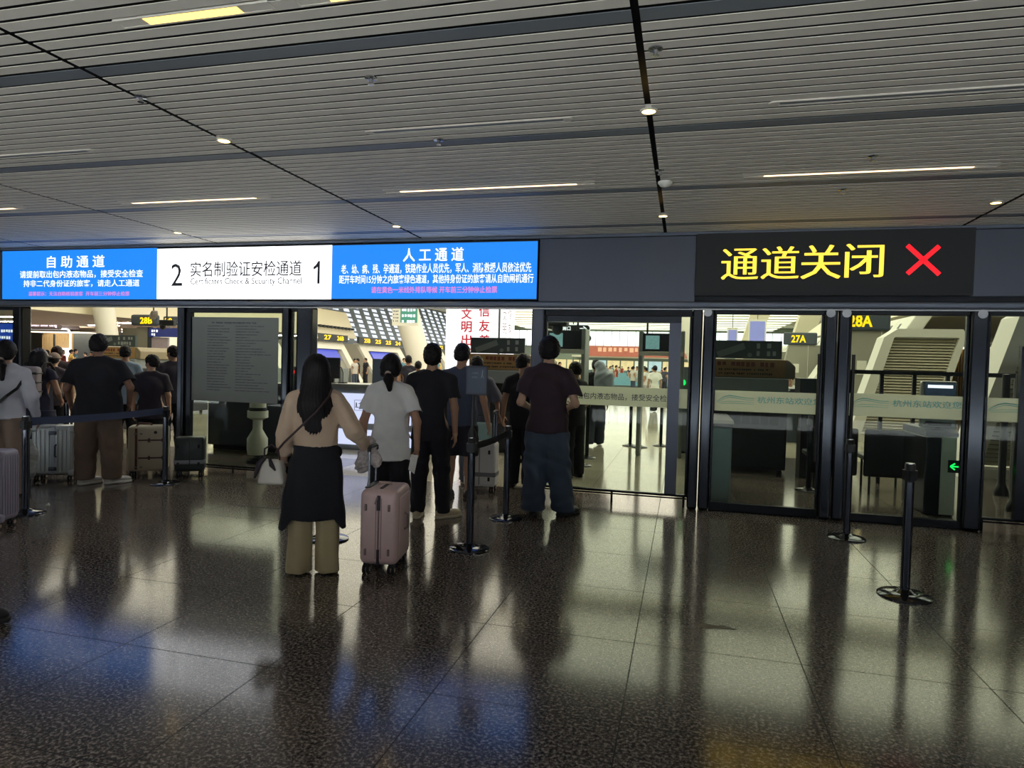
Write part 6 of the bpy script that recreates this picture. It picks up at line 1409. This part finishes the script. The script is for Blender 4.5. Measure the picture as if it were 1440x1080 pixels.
person('person with dark reddish hair in the left queue beyond the doors', Vector((at(80, 520, 9.4).x, 9.4, 0)), 1.66, look(80) - 0.2, dict(
    vox=0.016, sh=0.17, skin='b', hair='short', hth=0.022, hcol=(44, 24, 28), seed=19, top=dict(name='dusk_top2', col=(60, 50, 60), loose=0.03), bottom=dict(name='black_slacks', col=(26, 26, 34))))
person('person in dark clothes beyond the doors beside the edge of the notice leaf', Vector((at(243, 520, 9.2).x, 9.2, 0)), 1.72, look(240) + 0.3, dict(
    vox=0.016, sh=0.19, skin='b', hair='short', hyaw=0.4, seed=20, top=dict(name='dusk_tee', col=(42, 40, 56), loose=0.04), bottom=dict(name='black_slacks', col=(26, 26, 34))))
person('person in a pale blue shirt mostly hidden behind the heavy man', Vector((at(176, 520, 8.8).x, 8.8, 0)), 1.70, look(176), dict(
    vox=0.016, sh=0.18, skin='b', hair='short', seed=21, top=dict(name='pale_blue', col=(132, 152, 176), loose=0.03, sleeve=1.9), bottom=dict(name='black_slacks', col=(26, 26, 34))))
# walker cut by the left edge: only the leading shoe is in view
person('person in dark clothes stepping into view, only one black shoe showing at the left edge', ground(2, 884) + Vector((-0.60, 0.0, 0)), 1.74, -1.25, dict(
    vox=0.016, sh=0.185, skin='b', hair='short', seed=22, legs={'R': ((0.10, 0.16, 0.53), (0.10, 0.36, 0.10)), 'L': ((-0.10, -0.05, 0.50), (-0.10, -0.32, 0.12))}, arms={'L': ((-0.24, 0.0, 1.14), (-0.24, 0.06, 0.9)), 'R': ((0.24, -0.06, 1.14), (0.25, -0.04, 0.9))},
    top=dict(name='dusk_tee', col=(42, 40, 56), loose=0.03), bottom=dict(name='black_slacks', col=(26, 26, 34)), shoe=dict(name='black', col=(24, 22, 24), sole=(24, 24, 26))))
# ------------------------------------------------------------------ people inside
def walker(label, px, Y, h, head, top, bottom, seed, step=0.0, vox=0.016, **kw):
    d = dict(vox=vox, sh=0.18, skin=kw.pop('skin', 'b'), hair=kw.pop('hair', 'short'), seed=seed, top=top, bottom=bottom)
    if step: d['legs'] = {'R': ((0.10, 0.10, 0.52), (0.10, step, 0.10)), 'L': ((-0.10, 0.02, 0.50), (-0.10, -step, 0.13))}
    d.update(kw)
    A = at(px, 520, Y); return person(label, Vector((A.x, Y, 0)), h, head, d)
BT = dict(name='black_tee', col=(25, 27, 36), loose=0.04, sleeve=0.9, sr=0.085, kind='t_shirt'); BC = dict(name='black_chinos', col=(24, 25, 34), r=(0.11, 0.1, 0.09))
walker('masked person in black just behind the liquids leaf, looking left', 809, 9.3, 1.62, 0.9, BT, BC, 31, arms={'R': ((0.25, 0.0, 1.13), (0.2, 0.22, 1.04))})
wk = walker('person in black with a grey hood walking away behind the liquids leaf', 838, 13.2, 1.70, 0.1, BT, dict(name='dark_jeans', col=(52, 60, 74), r=(0.13, 0.12, 0.11), kind='jeans'), 32, 0.12)
A = at(850, 520, 13.0); t = thing('backpack', 'pale grey hooded backpack on the walker behind the liquids leaf', 'bag', (A.x, 13.0, 1.0)); f = Field((-0.3, -0.25, -0.05), (0.3, 0.25, 0.75), 0.014); f.box((0, 0, 0.22), (0.13, 0.07, 0.2), 0.06); f.cone((0, 0, 0.42), (-0.1, 0.02, 0.6), 0.12, 0.1, 0.06); f.wrinkle(0.008, 1.5); field_object('body', [f], mat('hood_grey', (158, 166, 176), 0.7), t)
walker('person in a white shirt walking far behind the right metal detector', 921, 24.5, 1.66, 0.3, dict(name='white_shirt', col=(226, 228, 224), loose=0.04, sleeve=0.8), BC, 33, 0.22, 0.02)
walker('person in a pale top seen through the right metal detector', 908, 33, 1.6, 1.2, dict(name='pale_top', col=(206, 204, 206), loose=0.04), dict(name='pale_trousers', col=(170, 166, 170)), 34, 0.15, 0.022)
walker('person in a dark suit standing by the left gates, left of the pair', 503, 38, 1.68, 2.0, BT, BC, 35, 0.1, 0.022)
walker('person in a dark suit standing by the left gates, right of the pair', 514, 38.6, 1.72, 2.6, BT, BC, 36, 0.0, 0.022)
walker('person in a dark jacket beyond the counter, right of the ponytail', 574, 15.5, 1.72, 0.6, dict(name='dusk_tee', col=(42, 40, 56), loose=0.04), BC, 37)
walker('person in a pale shirt beyond the counter, half hidden by the ponytail', 588, 14.2, 1.58, 0.2, dict(name='pale_top', col=(206, 204, 206), loose=0.04), BC, 38)
# seated guard
A = at(1112, 520, 17.2)
person('seated guard in a white shirt with folded arms behind the dark desk', Vector((A.x, 17.3, 0.18)), 1.72, PI + 0.25, dict(vox=0.014, sh=0.19, skin='b', hair='short', hipz=0.52, seed=40,
    legs={'R': ((0.12, 0.40, 0.50), (0.12, 0.36, -0.09)), 'L': ((-0.12, 0.40, 0.50), (-0.12, 0.36, -0.09))}, arms={'R': ((0.27, 0.05, 1.16), (-0.04, 0.24, 1.12)), 'L': ((-0.27, 0.05, 1.16), (0.04, 0.26, 1.1))},
    top=dict(name='white_shirt', col=(226, 228, 224), loose=0.03, sleeve=0.9, hem=0.9), bottom=dict(name='black_chinos', col=(24, 25, 34), end=-0.1, r=(0.11, 0.09, 0.08))))
t = thing('stool', 'tall stool under the seated guard', 'stool', (A.x, 17.3, 0)); mb = MB(); mb.lathe([(0, 0.54), (0.2, 0.54), (0.21, 0.57), (0.2, 0.6), (0, 0.6)], (A.x, 17.3, 0)); mb.build('seat', M_black, t); mb = MB(); mb.cyl((A.x, 17.3, 0.03), (A.x, 17.3, 0.54), 0.03); mb.lathe([(0, 0.0), (0.24, 0.0), (0.24, 0.02), (0.03, 0.04)], (A.x, 17.3, 0)); mb.build('pedestal', M_grey, t)
# distant travellers: three figures copied about the hall
cols = [((60, 62, 80), (40, 42, 52)), ((190, 186, 182), (60, 70, 92)), ((150, 60, 56), (40, 40, 46)), ((214, 182, 90), (70, 66, 62)), ((90, 130, 150), (50, 50, 60))]
protos = [person('distant traveller in the middle of the hall', Vector((-6 + i, 50, 0)), 1.62 + 0.04 * i, i * 1.3, dict(vox=0.026, sh=0.18, skin='ab'[i % 2], hair='short', seed=50 + i, top=dict(name='far_top_%d' % i, col=a, loose=0.035), bottom=dict(name='far_bottom_%d' % i, col=b)), 'distant travellers in the hall') for i, (a, b) in enumerate(cols)]
rnd = random.Random(11); busy = [(o.location.x, o.location.y) for o in COL.objects if o.name.startswith('person') and o.parent is None and not any(o == q for q in protos)]; spots = list(busy)
for i in range(34):
    for _ in range(60):
        y = rnd.uniform(38, 92); x = rnd.uniform(-0.16 * y - 3, 0.02 * y)
        if all((x - a) ** 2 + (y - b) ** 2 > 1.2 for a, b in spots) and all(abs(y - q) > 0.7 for q in (44, 54, 66, 80)): spots.append((x, y)); break
for i in range(16):
    for _ in range(60):
        y = rnd.uniform(36, 66); x = rnd.uniform(-22, -0.28 * y - 2)
        if x > -20.5 and all((x - a) ** 2 + (y - b) ** 2 > 1.2 for a, b in spots): spots.append((x, y)); break
for px in (60, 66, 88, 100, 106, 120, 128):
    A = at(px, 510, 22 + 2.2 * len([1 for q in spots[len(busy):] if q[0] < -22])); spots.append((A.x, A.y))
spots = spots[len(busy):]
for i, (x, y) in enumerate(spots):
    p_ = protos[i % 5]
    if i >= 5: p_ = copy_tree(p_)
    place(p_, (x, y, 0), rnd.uniform(0, 6.28))
